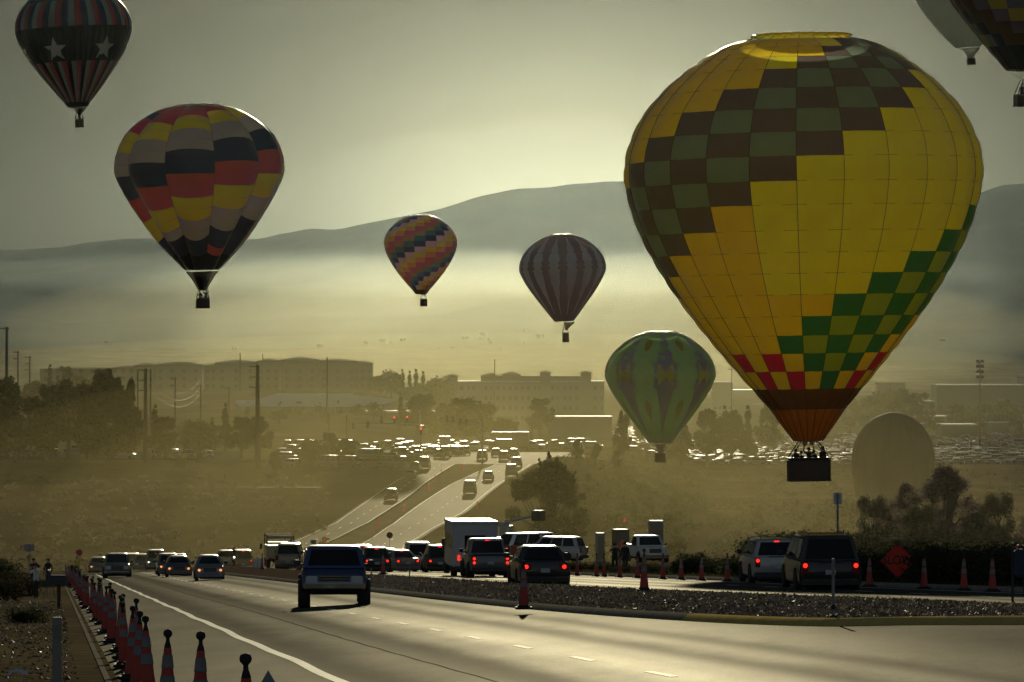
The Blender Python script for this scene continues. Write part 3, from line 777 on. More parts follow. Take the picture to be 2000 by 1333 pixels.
def win_quads(k):
    c = cabin_verts(k); zt = c['zr']-.12; zb = c['zb']+.09; h = (zt-c['zb'])/(c['zr']-.07-c['zb']); hb = .09/(c['zr']-.07-c['zb'])
    def yf(f): return c['y0']+(c['y1']-c['y0'])*f
    def yr(f): return c['y3']+(c['y2']-c['y3'])*f
    def w(f): return c['bw']+(c['rw']-c['bw'])*f
    ws = [(-w(hb)+.13, yf(hb)-.045, zb), (w(hb)-.13, yf(hb)-.045, zb), (w(h)-.13, yf(h)-.05, zt), (-w(h)+.13, yf(h)-.05, zt)]
    rw_ = [(w(hb)-.13, yr(hb)+.045, zb), (-w(hb)+.13, yr(hb)+.045, zb), (-w(h)+.13, yr(h)+.05, zt), (w(h)-.13, yr(h)+.05, zt)]
    sides = []
    y0, y1 = yf(hb)+.26, yr(hb)-.20; t0, t1 = yf(h)+.18, yr(h)-.16
    n = 3 if (y1-y0) > 2.6 else 2
    for s in (-1, 1):
        for i in range(n):
            a, e = i/n+.015, (i+1)/n-.015
            q = [(s*(w(hb)+.012), y0+(y1-y0)*a, zb), (s*(w(hb)+.012), y0+(y1-y0)*e, zb), (s*(w(h)+.016), t0+(t1-t0)*e, zt), (s*(w(h)+.016), t0+(t1-t0)*a, zt)]
            sides.append(q if s > 0 else q[::-1])
    return ws, rw_, sides
def wheel_mb(r, w=.22, n=18):
    t = MB(); t.lathe([(r*.62,-w/2),(r*.92,-w/2),(r,-w*.32),(r,w*.32),(r*.92,w/2),(r*.62,w/2)], n, axis='x')
    return t
VCACHE = {}
def small_car(kind, colour):
    key = (kind, colour)
    if key not in VCACHE:
        k = KIND[kind]; b = MB(); body_mb(k, b); cabin_mb(k, b)
        b.mi = 1; ws, rw_, sd_ = win_quads(k)
        for q in [ws, rw_]+sd_: quad_plate(b, q)
        b.mi = 2
        for y in k['wb']:
            for s in (-1, 1): b.lathe([(k['r']*.5,-.12),(k['r'],-.08),(k['r'],.08),(k['r']*.5,.12)], 10, (s*(k['W']/2-.10), y-k['L']/2, k['r']), 'x')
        b.mi = 3
        for s in (-1, 1): b.box(s*k['W']/2*.72-.13, s*k['W']/2*.72+.13, k['L']/2-.06, k['L']/2+.012, k['deck']-.30, k['deck']-.14)
        b.mi = 4
        for s in (-1, 1): b.box(s*k['W']/2*.68-.15, s*k['W']/2*.68+.15, -k['L']/2-.012, -k['L']/2+.08, k['hood']-.30, k['hood']-.16)
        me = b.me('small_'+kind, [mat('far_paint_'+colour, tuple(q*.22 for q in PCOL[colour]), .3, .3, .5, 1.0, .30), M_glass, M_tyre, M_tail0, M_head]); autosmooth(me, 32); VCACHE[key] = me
    return VCACHE[key]
WC = {}
def vehicle(name, kind, colour, loc, rz, label, cat, group=None, tails='lit', heads=None, over=None, rack=False, spare=False, lift=0.0, bed_load=False, antenna=False, third=True):
    k = dict(KIND[kind]); k.update(over or {})
    if lift: 
        k['gc'] += lift; 
        for q in ('H','belt','hood','deck'): k[q] += lift
    root = empty(name, loc, rz, label, cat, group); P = PC[colour]; L_, W_ = k['L'], k['W']/2; o = L_/2
    b = body_mb(k)
    bo = b.obj('body', [P], root); autosmooth(bo.data, 40)
    cb = MB(); cabin_mb(k, cb); cc = cb.obj('cabin', [P], root); autosmooth(cc.data, 40)
    ws, rw_, sd_ = win_quads(k)
    q = MB(); quad_plate(q, ws); q.obj('windscreen', [M_glass], root)
    q = MB(); quad_plate(q, rw_); q.obj('rear_window', [M_glass], root)
    for s_ in sd_: q = MB(); quad_plate(q, s_); q.obj('side_window', [M_glass], root)
    key = (round(k['r'], 2))
    if key not in WC:
        WC[key] = (autosmooth(wheel_mb(k['r']).me('tyre', [M_tyre]), 40), MB().lathe([(.04,-.07),(k['r']*.62,-.085),(k['r']*.64,.085),(.04,.07)], 16, axis='x').me('rim', [M_rimm]))
    for y in k['wb']:
        for s in (-1, 1):
            w = empty('wheel', (s*(W_-.085), y-o, k['r']), parent=root)
            tw = link('tyre', WC[key][0], w); link('rim', WC[key][1], w)
            if kind == 'pickup': tw.scale = (1.7, 1, 1)
            a = MB(); rr_ = k['r']*1.16
            a.prism([(math.cos(t)*rr_+y-o, max(k['gc']-.02, math.sin(t)*rr_+k['r'])) for t in [math.pi*i/12 for i in range(13)]], s*(W_-.02)-.01, s*(W_-.02)+.028*s+.01, 'x')
            a.obj('wheel_arch', [M_under], root)
    q = MB(); q.rbox(-W_+.25, W_-.25, -o+.3, o-.3, max(.12, k['gc']-.14), k['gc']+.15, .04); q.obj('underbody', [M_under], root)
    truckish = kind == 'pickup'
    q = MB(); q.rbox(-W_*.93, W_*.93, -o-.09, -o+.12, k['gc']+.03, k['gc']+.25, .04); q.obj('front_bumper', [M_chrome if truckish else P], root)
    q = MB(); q.rbox(-W_*.94, W_*.94, o-.12, o+.09, k['gc']+.02, k['gc']+.24, .04); q.obj('rear_bumper', [M_plastic if kind in ('suv','pickup','van') else P], root)
    # tail lights
    tl = M_tail if tails == 'lit' else M_tail0; tall = kind in ('suv','van','minivan','pickup')
    dz0, dz1 = (k['deck']-.42, k['deck']-.06) if tall else (k['deck']-.30, k['deck']-.10)
    for s in (-1, 1):
        t = MB(); hx = .10 if tall else .17; xx = s*(W_*.93-hx-.02)
        t.rbox(xx-hx, xx+hx, o-.08, o+.03, dz0, dz1, .02); h_ = t.obj('tail_light', [M_tail0], root)
        lz = (dz0+dz1)/2+(.08 if tall else 0)
        if tails in ('lit', 'double'):
            for zz in ([lz] if tails == 'lit' else [lz, lz-.20]):
                u = MB(); u.lathe([(.02,-.02),(.068,-.015),(.075,.02),(.04,.03)], 12, (xx, o+.03, zz), 'y'); u.obj('lamp', [M_tail], h_)
    if third and tails != 'off':
        t = MB(); zt = k['H']-.085; yy = cabin_verts(k)['y2']+.05
        t.rbox(-.10, .10, yy, yy+.06, zt-.03, zt+.025, .01); t.obj('brake_light', [M_tail], root)
    # front
    hl = M_headlit if heads == 'lit' else (M_amber if heads == 'amber' else M_head)
    for s in (-1, 1):
        t = MB(); xx = s*W_*.68; t.rbox(xx-.18, xx+.18, -o-.025, -o+.10, k['hood']-(.38 if truckish else .30), k['hood']-(.12 if truckish else .14), .03); h_ = t.obj('headlight', [M_head], root)
        if heads:
            u = MB(); u.lathe([(.03,-.03),(.075,-.02),(.075,.02),(.03,.03)], 12, (s*W_*.74, -o-.03, k['hood']-.22), 'y'); u.obj('lamp', [hl], h_)
    g = MB(); g.rbox(-W_*.45, W_*.45, -o-.02, -o+.08, k['hood']-(.40 if truckish else .32), k['hood']-.10, .02); gr = g.obj('grille', [M_plastic], root)
    for i in range(3 if not truckish else 4):
        g = MB(); zz = k['hood']-(.37 if truckish else .29)+i*(.078 if truckish else .05); g.box(-W_*.44, W_*.44, -o-.035, -o-.018, zz, zz+(.022 if truckish else .015)); g.obj('grille_bar', [M_chrome], gr)
    for s in (-1, 1):
        t = MB(); yb = cabin_verts(k)['y0']+.32; zz = k['belt']+.06
        t.rbox(s*(W_+.13)-.10, s*(W_+.13)+.10, yb-.05, yb+.07, zz-.05, zz+.13, .03); t.box(s*(W_-.03)-.05, s*(W_-.03)+.05, yb, yb+.04, zz-.03, zz+.02); t.obj('mirror', [M_plastic], root)
    t = MB(); t.box(-.16, .16, o+.02, o+.045, k['gc']+.38, k['gc']+.53); t.obj('licence_plate', [M_plate], root)
    if kind in ('suv','minivan','van','wagon','hatch'):
        t = MB(); t.box(-.35, .35, o+.03, o+.05, k['belt']-.02, k['belt']+.01); t.obj('wiper', [M_plastic], root)
    if rack:
        c = cabin_verts(k)
        for s in (-1, 1):
            t = MB(); xx = s*(c['rw']-.16); t.tube([(xx, c['y1']+.3, k['H']-.02), (xx, c['y1']+.4, k['H']+.06), (xx, c['y2']-.4, k['H']+.06), (xx, c['y2']-.28, k['H']-.02)], .018, 6); t.obj('roof_rail', [M_chrome], root)
        t = MB()
        t.box(-c['rw']+.16, c['rw']-.16, c['y2']-.75, c['y2']-.70, k['H']+.045, k['H']+.07); t.obj('roof_bar', [M_plastic], root)
    if truckish:
        t = MB(); zt = k['deck']
        t.box(-W_+.22, W_-.22, cabin_verts(k)['y3']+.08, o-.12, zt-.03, zt+.006); t.obj('truck_bed', [M_under], root)
        for s in (-1, 1): t = MB(); t.rbox(s*(W_-.13)-.06, s*(W_-.13)+.06, cabin_verts(k)['y3']+.05, o-.03, zt-.01, zt+.04, .015); t.obj('bed_rail', [P], root)
    if spare:
        t = MB(); t.lathe([(.1,-.09),(.33,-.09),(.36,-.04),(.36,.04),(.33,.09),(.1,.09)], 18, (0, o+.12, k['belt']-.18), 'y'); t.obj('spare_wheel', [M_tyre], root)
    if antenna: t = MB(); t.tube([(W_*.7, -o+1.2, k['hood']), (W_*.72, -o+1.3, k['hood']+.8)], .006, 5); t.obj('antenna', [M_plastic], root)
    return root
AWAY, TOWARD = math.pi+.09, .09
def V(name, kind, colour, px, s, rz, label, cat, **kw): return vehicle(name, kind, colour, on(px, s), rz, label, cat, **kw)
# --- the near traffic, one by one
V('pickup_truck','pickup','navy', 652, 64, TOWARD-.05, 'dark blue lifted pickup truck driving towards the viewer on the empty lanes', 'truck', tails='off', heads=None, over=dict(r=.45, gc=.58, hood=1.13, belt=1.24, H=1.84, deck=1.2), antenna=False)
V('minivan','minivan','black', 1602, 62, AWAY-.02, 'black minivan with roof rails, nearest vehicle driving away beside the median', 'minivan', rack=True, third=False)
V('small_suv','suv','silver', 1503, 50, AWAY, 'silver compact SUV beside the black minivan, on its far flank', 'car', over=dict(H=1.78, L=4.5, rr=(4.15,4.42), wb=(.9,3.55)), rack=True)
V('sedan','sedan','black', 1052, 56, AWAY, 'dark sedan with brake lights on and sun glint on its roof', 'car', third=False, antenna=False)
V('pickup_truck','pickup','grey', 949, 40, AWAY, 'dark grey pickup with double red tail lamps behind the white shuttle bus', 'truck', tails='double', over=dict(H=1.92))
V('suv','suv','silver', 815, 29.5, AWAY, 'pale silver SUV with red roof brake light waiting in the queue', 'car', over=dict(H=1.98, W=1.95), tails='off')
V('car','wagon','black', 855, 31, AWAY, 'black crossover squeezed between the pale SUV and the white bus', 'car', over=dict(H=1.75))
V('hatchback','wagon','black', 731, 31, AWAY+.02, 'black hatchback in the queue just behind the orange median cone', 'car')
V('car','sedan','grey', 774, 30, AWAY+.25, 'dark sedan angled out of line beside the pale silver SUV', 'car')
V('car','wagon','silver', 752, 26, AWAY+.02, 'light wagon half hidden beyond the black hatchback', 'car', over=dict(W=1.8))
V('suv','suv','white', 706, 24, AWAY+.02, 'white topped SUV mostly hidden behind the blue pickup', 'car', tails='lit', over=dict(H=1.95))
V('van','van','tan', 566, 26, AWAY-.1, 'dusty tan van stopped beside the blue pickup', 'van', tails='off', over=dict(H=2.0, L=5.0, rr=(4.8,4.95), wb=(.85,3.9)))
V('car','sedan','maroon', 590, 22, AWAY, 'dark car mostly hidden between tan van and blue pickup', 'car', tails='off')
V('hatchback','hatch','steel', 408, 32.6, TOWARD, 'steel blue hatchback with amber lamps, alone in the oncoming lane', 'car', tails='off', heads='amber')
V('car','sedan','grey', 348, 27.5, TOWARD, 'low dark sedan with two small amber lamps coming uphill', 'car', tails='off', heads='amber')
V('car','wagon','grey', 329, 26, TOWARD+.03, 'dark wagon hugging the flank of the low dark sedan', 'car', tails='off', heads='amber')
V('pickup_truck','pickup','grey', 228, 25.5, TOWARD, 'dark pickup truck nearest the roadside cones at the top of the road', 'truck', tails='off', heads=None)
V('car','sedan','grey', 192, 20.5, TOWARD, 'dark sedan trailing the pickup by the roadside cones', 'car', tails='off', heads='amber')
V('suv','suv','grey', 304, 20.5, TOWARD, 'hazy dark SUV second in the oncoming column', 'car', tails='off', heads='lit', over=dict(H=1.9))
V('car','wagon','grey', 278, 19.5, TOWARD, 'hazy wagon with bright roof edge between pickup and SUV', 'car', tails='off')
V('van','van','grey', 256, 18.5, TOWARD, 'far dark van behind the leading pickup in the dust', 'van', tails='off', over=dict(H=2.0))
V('suv','suv','grey', 349, 18.8, TOWARD, 'far SUV with glinting roof above the amber lamp sedan', 'car', tails='off')
V('car','wagon','tan', 440, 20.5, AWAY, 'tan wagon beside the motorcyclist', 'car', tails='off')
V('van','van','bronze', 473, 19.3, AWAY, 'brown van with one red lamp beyond the motorcyclist', 'van', tails='lit', over=dict(H=2.1))
V('van','van','white', 716, 19.2, AWAY, 'white van roof sticking out above the queued cars', 'van', tails='off')
V('suv','suv','tan', 698, 21.5, AWAY+.03, 'tan SUV roof between the white van and the blue pickup', 'car', tails='off', over=dict(H=2.0))
# parked on the verge at the right
V('suv','suv','silver', 1078, 27, AWAY+1.15, 'pale SUV parked side on below the big dusty tree', 'car', tails='off', over=dict(L=4.9))
V('van','van','white', 1022, 24, AWAY+2.1, 'white van with glaring bonnet parked below the big tree', 'van', tails='off', over=dict(H=2.3))
V('pickup_truck','pickup','white', 1262, 28, TOWARD+.12, 'white pickup parked nose out on the verge beside two standing men', 'truck', tails='off')
V('van','van','white', 1266, 21, TOWARD, 'white van parked directly behind the white pickup', 'van', tails='off')
# shuttle bus
def shuttle():
    root = empty('shuttle_bus', on(917, 37), AWAY, 'white shuttle bus with dark rear window and red lamps in the queue', 'bus'); Wm = mat('bus_white', (.42,.42,.43), .4, coat=.3, noise=.1)
    b = MB(); b.rbox(-1.2, 1.2, -1.6, 3.6, .55, 2.92, .12); b.obj('body', [Wm], root)
    b = MB(); b.rbox(-1.0, 1.0, -3.6, -1.5, .45, 1.4, .1); b.rbox(-.95, .95, -2.6, -1.55, 1.35, 2.2, .12); b.obj('cab', [Wm], root)
    b = MB(); b.rbox(-1.24, 1.24, -1.5, 3.64, 2.80, 2.98, .06); b.obj('roof', [Wm], root)
    b = MB(); b.rbox(-.55, .55, 3.58, 3.63, 1.55, 2.25, .02); b.obj('rear_window', [M_glass], root)
    for s in (-1, 1):
        for i in range(4): b = MB(); b.box(s*1.19-.02, s*1.19+.02, -1.2+i*1.15, -.2+i*1.15, 1.55, 2.3); b.obj('side_window', [M_glass], root)
        for z in (1.15, 1.0): b = MB(); b.lathe([(.02,-.02),(.075,-.02),(.075,.02),(.03,.03)], 12, (s*.85, 3.62, z), 'y'); b.obj('tail_light', [M_tail], root)
        b = MB(); b.rbox(s*1.2-.12, s*1.2+.12, -2.2, -2.1, 1.5, 1.9, .02); b.obj('mirror', [M_plastic], root)
        for y in (-2.7, 2.2):
            w = empty('wheel', (s*1.0, y, .42), parent=root); link('tyre', autosmooth(wheel_mb(.42, .3).me('tyre', [M_tyre])), w)
    b = MB(); b.rbox(-1.15, 1.15, 3.5, 3.8, .42, .62, .03); b.obj('rear_bumper', [M_plastic], root)
    b = MB(); b.rbox(-.9, .9, -3, 3.4, .3, .6, .03); b.obj('underbody', [M_under], root)
    b = MB(); b.box(-.3, .3, 3.61, 3.63, .95, 1.15); b.obj('licence_plate', [M_plate], root)
shuttle()
def box_truck(px, s, label, rz, col, w=2.4, h=2.9, rack=True, name='flatbed_truck'):
    root = empty(name, on(px, s), rz, label, 'truck'); P = PC[col]
    b = MB(); b.rbox(-w/2, w/2, -1.2, 3.6, .85, h-.9, .05); b.obj('cargo_box', [P], root)
    b = MB(); b.rbox(-1.05, 1.05, -3.3, -1.3, .5, 2.15, .15); b.obj('cab', [P], root)
    if rack:
        for sx in (-1, 1):
            for y in (-1.1, 3.5): b = MB(); b.box(sx*(w/2-.05)-.05, sx*(w/2-.05)+.05, y-.04, y+.04, h-.9, h+.05); b.obj('rack_post', [M_plastic], root)
        b = MB(); b.box(-w/2, w/2, 3.42, 3.5, h-.28, h-.02); b.obj('rear_board', [P], root)
        b = MB(); b.box(-w/2, w/2, -1.15, -1.07, h-.28, h-.02); b.obj('front_board', [P], root)
    for sx in (-1, 1):
        for y in (-2.4, 2.3): wh = empty('wheel', (sx*(w/2-.22), y, .45), parent=root); link('tyre', autosmooth(wheel_mb(.45, .3).me('tyre', [M_tyre])), wh)
        b = MB(); b.lathe([(.02,-.02),(.08,-.02),(.08,.02),(.03,.03)], 10, (sx*.9, 3.62, .95), 'y'); b.obj('tail_light', [M_tail0], root)
        b = MB(); b.rbox(sx*(w/2+.22)-.1, sx*(w/2+.22)+.1, -2.6, -2.5, 1.5, 2.0, .02); b.obj('mirror', [M_plastic], root)
    b = MB(); b.rbox(-.6, .6, -3, 3.5, .55, .88, .03); b.obj('chassis', [M_under], root)
    return root
box_truck(544, 22.5, 'tan stake truck with an open rack, tallest vehicle beside the tan van', AWAY, 'tan')
# bucket truck with boom folded over the cab
bt = box_truck(975, 20.5, 'pale utility truck with a folded boom behind the white shuttle bus', AWAY+1.0, 'silver', rack=False, name='boom_truck', h=3.4)
b = MB(); b.rbox(-.5, .5, .2, 1.4, 2.5, 3.6, .1); b.obj('turret', [PC['silver']], bt)
b = MB(); b.tube([(0, 1.0, 3.6), (0, -4.2, 4.0), (0, -5.0, 3.9)], [.22, .16, .12], 8); b.obj('boom', [PC['silver']], bt)
b = MB(); b.tube([(.3, .8, 3.9), (.3, 3.9, 4.6)], [.16, .12], 8); b.obj('upper_boom', [PC['silver']], bt)
b = MB(); b.rbox(-.55, .55, 3.7, 4.7, 4.1, 5.1, .08); b.obj('bucket', [M_plastic], bt)
# ================================================================== PEOPLE
M_cloth_d = mat('dark_clothes', (.018,.016,.015), .9, noise=.3, nscale=6)
M_cloth_w = mat('pale_shirt', (.45,.46,.48), .85, noise=.15, nscale=8)
M_cloth_b = mat('blue_clothes', (.04,.05,.08), .9, noise=.3, nscale=6)
M_cloth_v = mat('safety_vest', (.55,.45,.06), .8, noise=.2, nscale=6)
M_skin = mat('skin', (.30,.17,.11), .6)
M_hair = mat('hair', (.02,.013,.01), .8)
def skin_mesh(verts, edges, radii, root_i, lv=1):
    me = bpy.data.meshes.new('skin_src'); me.from_pydata(verts, edges, []); me.update()
    o = bpy.data.objects.new('skin_src', me); COL.objects.link(o)
    o.modifiers.new('s', 'SKIN')
    sv = me.skin_vertices[0].data
    for i, r in enumerate(radii): sv[i].radius = (r, r) if not isinstance(r, tuple) else r
    sv[root_i].use_root = True
    m2 = o.modifiers.new('d', 'SUBSURF'); m2.levels = lv; m2.render_levels = lv
    dg = bpy.context.evaluated_depsgraph_get(); res = bpy.data.meshes.new_from_object(o.evaluated_get(dg))
    bpy.data.objects.remove(o); bpy.data.meshes.remove(me)
    res.polygons.foreach_set('use_smooth', [True]*len(res.polygons)); return res
PCACHE = {}
def person_mesh(pose):
    """1.75 m figure facing -y. pose: stand, camera (hands at face), raise (arms up), hold (one arm out), ride"""
    if pose in PCACHE: return PCACHE[pose]
    V_ = []; E = []; Rr = []
    def v(x, y, z, r, p=None):
        V_.append((x, y, z)); Rr.append(r)
        if p is not None: E.append((p, len(V_)-1))
        return len(V_)-1
    pel = v(0, 0, .98, (.155,.115)); wa = v(0, -.005, 1.12, (.14,.10), pel); ch = v(0, 0, 1.30, (.165,.115), wa); sh = v(0, .01, 1.44, (.13,.085), ch); nk = v(0, .0, 1.52, .052, sh); hd = v(0, -.015, 1.62, (.075,.09), nk); v(0, -.01, 1.72, (.065,.075), hd)
    for s in (-1, 1):
        if pose == 'ride':
            hp = v(s*.09, 0, .92, .095, pel); kn = v(s*.22, -.38, .80, .065, hp); an = v(s*.20, -.20, .40, .042, kn); v(s*.20, -.34, .36, .04, an)
        else:
            st = .04*s if pose != 'walk' else .16*s
            hp = v(s*.095, 0, .90, .095, pel); kn = v(s*.11, -.02-st, .50, .062, hp); an = v(s*.12, .02-st*1.2, .10, .042, kn); v(s*.13, -.12-st*1.2, .05, .04, an)
        so_ = v(s*.185, .01, 1.42, .062, sh)
        if pose == 'camera': el = v(s*.30, -.10, 1.28, .043, so_); wr = v(s*.10, -.22, 1.54, .034, el)
        elif pose == 'raise': el = v(s*.30, 0, 1.60, .043, so_); wr = v(s*.25, -.02, 1.86, .034, el)
        elif pose == 'hold' and s > 0: el = v(s*.30, -.08, 1.22, .043, so_); wr = v(s*.34, -.26, 1.36, .034, el)
        elif pose == 'ride': el = v(s*.34, -.14, 1.20, .043, so_); wr = v(s*.36, -.40, 1.10, .034, el)
        else: el = v(s*.25, .02, 1.16, .043, so_); wr = v(s*.25, -.07, .92, .034, el)
        d = (Vector(V_[wr])-Vector(V_[el])).normalized()
        pm = v(*(Vector(V_[wr])+d*.07), (.038,.02), wr)
        side = Vector((1, 0, 0)) if abs(d.x) < .7 else Vector((0, 1, 0))
        for q in range(4): v(*(Vector(V_[pm])+d*(.07-.008*abs(q-1.3))+side*(.018*(q-1.5))), .0085, pm)
        v(*(Vector(V_[wr])+d*.06-side*s*.05), .011, wr)
    me = skin_mesh(V_, E, Rr, pel)
    PCACHE[pose] = me; return me
def person(loc, rz, label, pose='stand', cloth=None, trousers=None, h=1.75, group=None, parent=None, hat=False, cut=None):
    root = empty('person', loc, rz, label, 'person', group); k = h/1.75; root.scale = (k, k, k)
    if parent: root.parent = parent
    me = person_mesh(pose)
    key = (pose, cloth and cloth.name, trousers and trousers.name, cut)
    if key not in PCACHE:
        m = me.copy(); cloth = cloth or M_cloth_d; trousers = trousers or M_cloth_d
        m.materials.clear()
        for x in (M_skin, cloth, trousers, M_tyre): m.materials.append(x)
        for p in m.polygons:
            c = p.center; z = c.z; far_arm = False
            p.material_index = 3 if z < .09 else 2 if z < .97 and abs(c.x) < .21 else 1 if z < 1.50 and not (abs(c.x) > .20 and z < 1.0) else 0
            if pose in ('camera',) and z > 1.44 and c.y < -.14: p.material_index = 0
            if pose == 'raise' and z > 1.70 and abs(c.x) > .15: p.material_index = 0
            if pose == 'raise' and 1.5 <= z <= 1.70 and abs(c.x) > .13: p.material_index = 1
        PCACHE[key] = m
    link('figure', PCACHE[key], root)
    hb = MB()
    vs = []; 
    hb.lathe([(.082,1.635),(.095,1.68),(.085,1.74),(.05,1.775),(.01,1.785)], 12, (0,.012,0)); ho = hb.obj('hair' if not hat else 'cap', [M_hair], root, smooth=True)
    if hat: q = MB(); q.rbox(-.08, .08, -.20, -.05, 1.69, 1.71, .008); q.obj('peak', [M_hair], ho)
    f = MB(); f.add([(-.012,-.10,1.655),(.012,-.10,1.655),(.016,-.098,1.61),(-.016,-.098,1.61),(0,-.125,1.615)], [(0,1,4),(1,2,4),(2,3,4),(3,0,4)]); f.obj('nose', [M_skin], root)
    for s in (-1, 1): f = MB(); f.lathe([(.003,-.012),(.012,-.008),(.012,.004),(.003,.008)], 8, (s*.03,-.098,1.66), 'y'); f.obj('eye', [M_hair], root)
    return root
# people in the big balloon's basket (facing out)
def riders(bal, spots, base_label, group):
    root, S, zf, bxo = bal; M_ = root.matrix_basis
    for (x, y, rz, pose, lab, h) in spots:
        p = M_ @ Vector((bxo+x, y, zf)); person(p, rz, lab, pose, h=h, group=group)
riders(BIG, [(-.78,-.3,.2,'stand','rider at the corner of the big basket under the yellow balloon, head down',1.72), (-.45,.1,.6,'stand','rider second in from the corner of the big basket',1.6), (-.02,-.2,-.1,'raise','pilot reaching up to the burner in the big basket',1.8), (.30,.2,-.5,'stand','rider just beside the pilot in the big basket',1.62), (.78,-.2,-.9,'stand','rider alone at the far corner of the big basket, looking out',1.85)], '', 'riders in the big basket')
riders(MUL, [(-.3,-.1,.2,'stand','rider in the basket under the bulging banded balloon, beside the pilot',1.7), (.3,.0,-.2,'raise','pilot with raised arms under the bulging banded balloon',1.75)], '', 'riders under the banded balloon')
riders(STA, [(.0,.0,.2,'raise','pilot in the basket under the starred balloon',1.75)], '', None)
riders(RAI, [(-.3,.0,.2,'stand','rider in the basket under the rainbow balloon',1.7), (.2,.1,0,'raise','pilot reaching up under the rainbow balloon',1.75)], '', 'riders under the rainbow balloon')
riders(PIN, [(.0,.0,.2,'stand','rider in the basket under the rose striped balloon',1.75)], '', None)
riders(GRE, [(-.3,.0,.2,'stand','rider in the basket under the green and violet balloon',1.7), (.35,.0,.2,'stand','taller rider under the green and violet balloon',1.8)], '', 'riders under the green balloon')
riders(PAL, [(.0,.0,.2,'raise','pilot under the pale grey green balloon',1.75)], '', None)
riders(DAR, [(-.4,.0,.2,'stand','rider under the dark corner balloon',1.7), (.3,.0,.2,'raise','pilot under the dark corner balloon',1.8)], '', 'riders under the dark balloon')
# roadside people
person(on(70, 46), R(-40), 'photographer in white shirt bending by the roadside shrubs', 'camera', M_cloth_w, M_cloth_d, 1.58)
person(on(66, 36), R(20), 'man in dark clothes standing behind the white shirted photographer', 'camera', M_cloth_d, M_cloth_d, 1.75)
person(on(94, 34), R(-20), 'person in dark clothes standing beside the mailbox', 'stand', M_cloth_d, M_cloth_b, 1.72)
fl = person(on(150, 23), R(10), 'flagger in a vest holding a round paddle at the cone line', 'hold', M_cloth_v, M_cloth_d, 1.75)
person(on(1201, 34), R(180), 'man with hands raised to his face, on the verge by the white pickup', 'camera', M_cloth_d, M_cloth_d, 1.75, hat=True)
person(on(1221, 33.5), R(150), 'heavier man in a cap standing beside the man with raised hands', 'stand', M_cloth_d, M_cloth_d, 1.85, hat=True)
person(at(1216, 430), R(30), 'worker in an orange vest by the brown booth', 'stand', mat('orange_vest', (.55,.12,.03), .8), M_cloth_d, 1.9)
person(at(838, 1010), R(30), 'pedestrian beside the far crossroads queue', 'stand', M_cloth_d, M_cloth_d, 1.75)
person(at(739, 985), R(0), 'pedestrian walking below the lot trees', 'walk', M_cloth_d, M_cloth_d, 1.75)
person(at(748, 985), R(0), 'second pedestrian walking beside the first below the lot trees', 'walk', M_cloth_d, M_cloth_d, 1.8)
# tripod beside the photographer
tp = on(95, 46); t = empty('tripod', tp, 0, 'tall camera tripod standing beside the white shirted photographer', 'tripod')
for a in (0, 2.1, 4.2): b = MB(); b.tube([(0,0,1.2),(.32*math.cos(a+.3),.32*math.sin(a+.3),0)], [.015,.01], 6); b.obj('leg', [M_plastic], t)
b = MB(); b.rbox(-.07,.07,-.1,.1,1.2,1.32,.02); b.obj('camera_head', [M_plastic], t)
b = MB(); b.lathe([(.04,-.22),(.045,-.05),(.03,0)], 10, (0,-.02,1.27), 'y'); b.obj('lens', [M_plastic], t)
# paddles
def paddle(loc, h, r, label, col):
    p = empty('flagger_paddle', loc, 0, label, 'sign')
    b = MB(); b.tube([(0,0,.0),(0,0,h)], .018, 6); b.obj('staff', [M_plastic], p)
    b = MB(); b.lathe([(r*.98,-.012),(r,-.006),(r,.006),(r*.98,.012)], 8, (0,0,h+r*.8), 'y'); b.obj('disc', [mat('paddle_'+col, {'red':(.35,.03,.02),'dark':(.10,.05,.03)}[col], .6)], p)
paddle(on(153, 23)+Vector((.1,-.3,0.0)), 1.85, .30, 'round red paddle held up by the flagger', 'red')
paddle(at(761, 465), 2.55, .30, 'dark round paddle on a staff above the queued cars', 'dark')
# motorcyclist
mp = on(457, 21.5); mc = empty('motorcycle', mp, TOWARD, 'motorcycle carrying a dark clothed rider between cars', 'motorcycle')
for y in (-.72, .72):
    w = empty('wheel', (0, y, .32), parent=mc); b = MB(); b.lathe([(.2,-.05),(.30,-.06),(.32,0),(.30,.06),(.2,.05)], 16, axis='x'); b.obj('tyre', [M_tyre], w); b = MB(); b.lathe([(.03,-.03),(.2,-.03),(.2,.03),(.03,.03)], 12, axis='x'); b.obj('rim', [M_rimm], w)
b = MB(); b.rbox(-.14,.14,-.35,.35,.35,.72,.06); b.obj('engine', [M_plastic], mc)
b = MB(); b.rbox(-.17,.17,-.45,.05,.72,.95,.07); b.obj('fuel_tank', [PC['black']], mc)
b = MB(); b.rbox(-.15,.15,.0,.75,.72,.82,.04); b.obj('seat', [M_plastic], mc)
b = MB(); b.tube([(0,-.72,.32),(0,-.45,.98)], .035, 6); b.obj('fork', [M_chrome], mc)
b = MB(); b.tube([(-.36,-.38,1.05),(0,-.45,1.02),(.36,-.38,1.05)], .02, 6); b.obj('handlebar', [M_plastic], mc)
b = MB(); b.lathe([(.03,-.06),(.09,-.05),(.10,0)], 12, (0,-.58,.9), 'y'); b.obj('headlight', [M_headlit], mc)
person(mp+Vector((0,.15,-.02)), TOWARD, 'motorcycle rider in dark helmet and jacket', 'ride', M_cloth_d, M_cloth_d, 1.75)
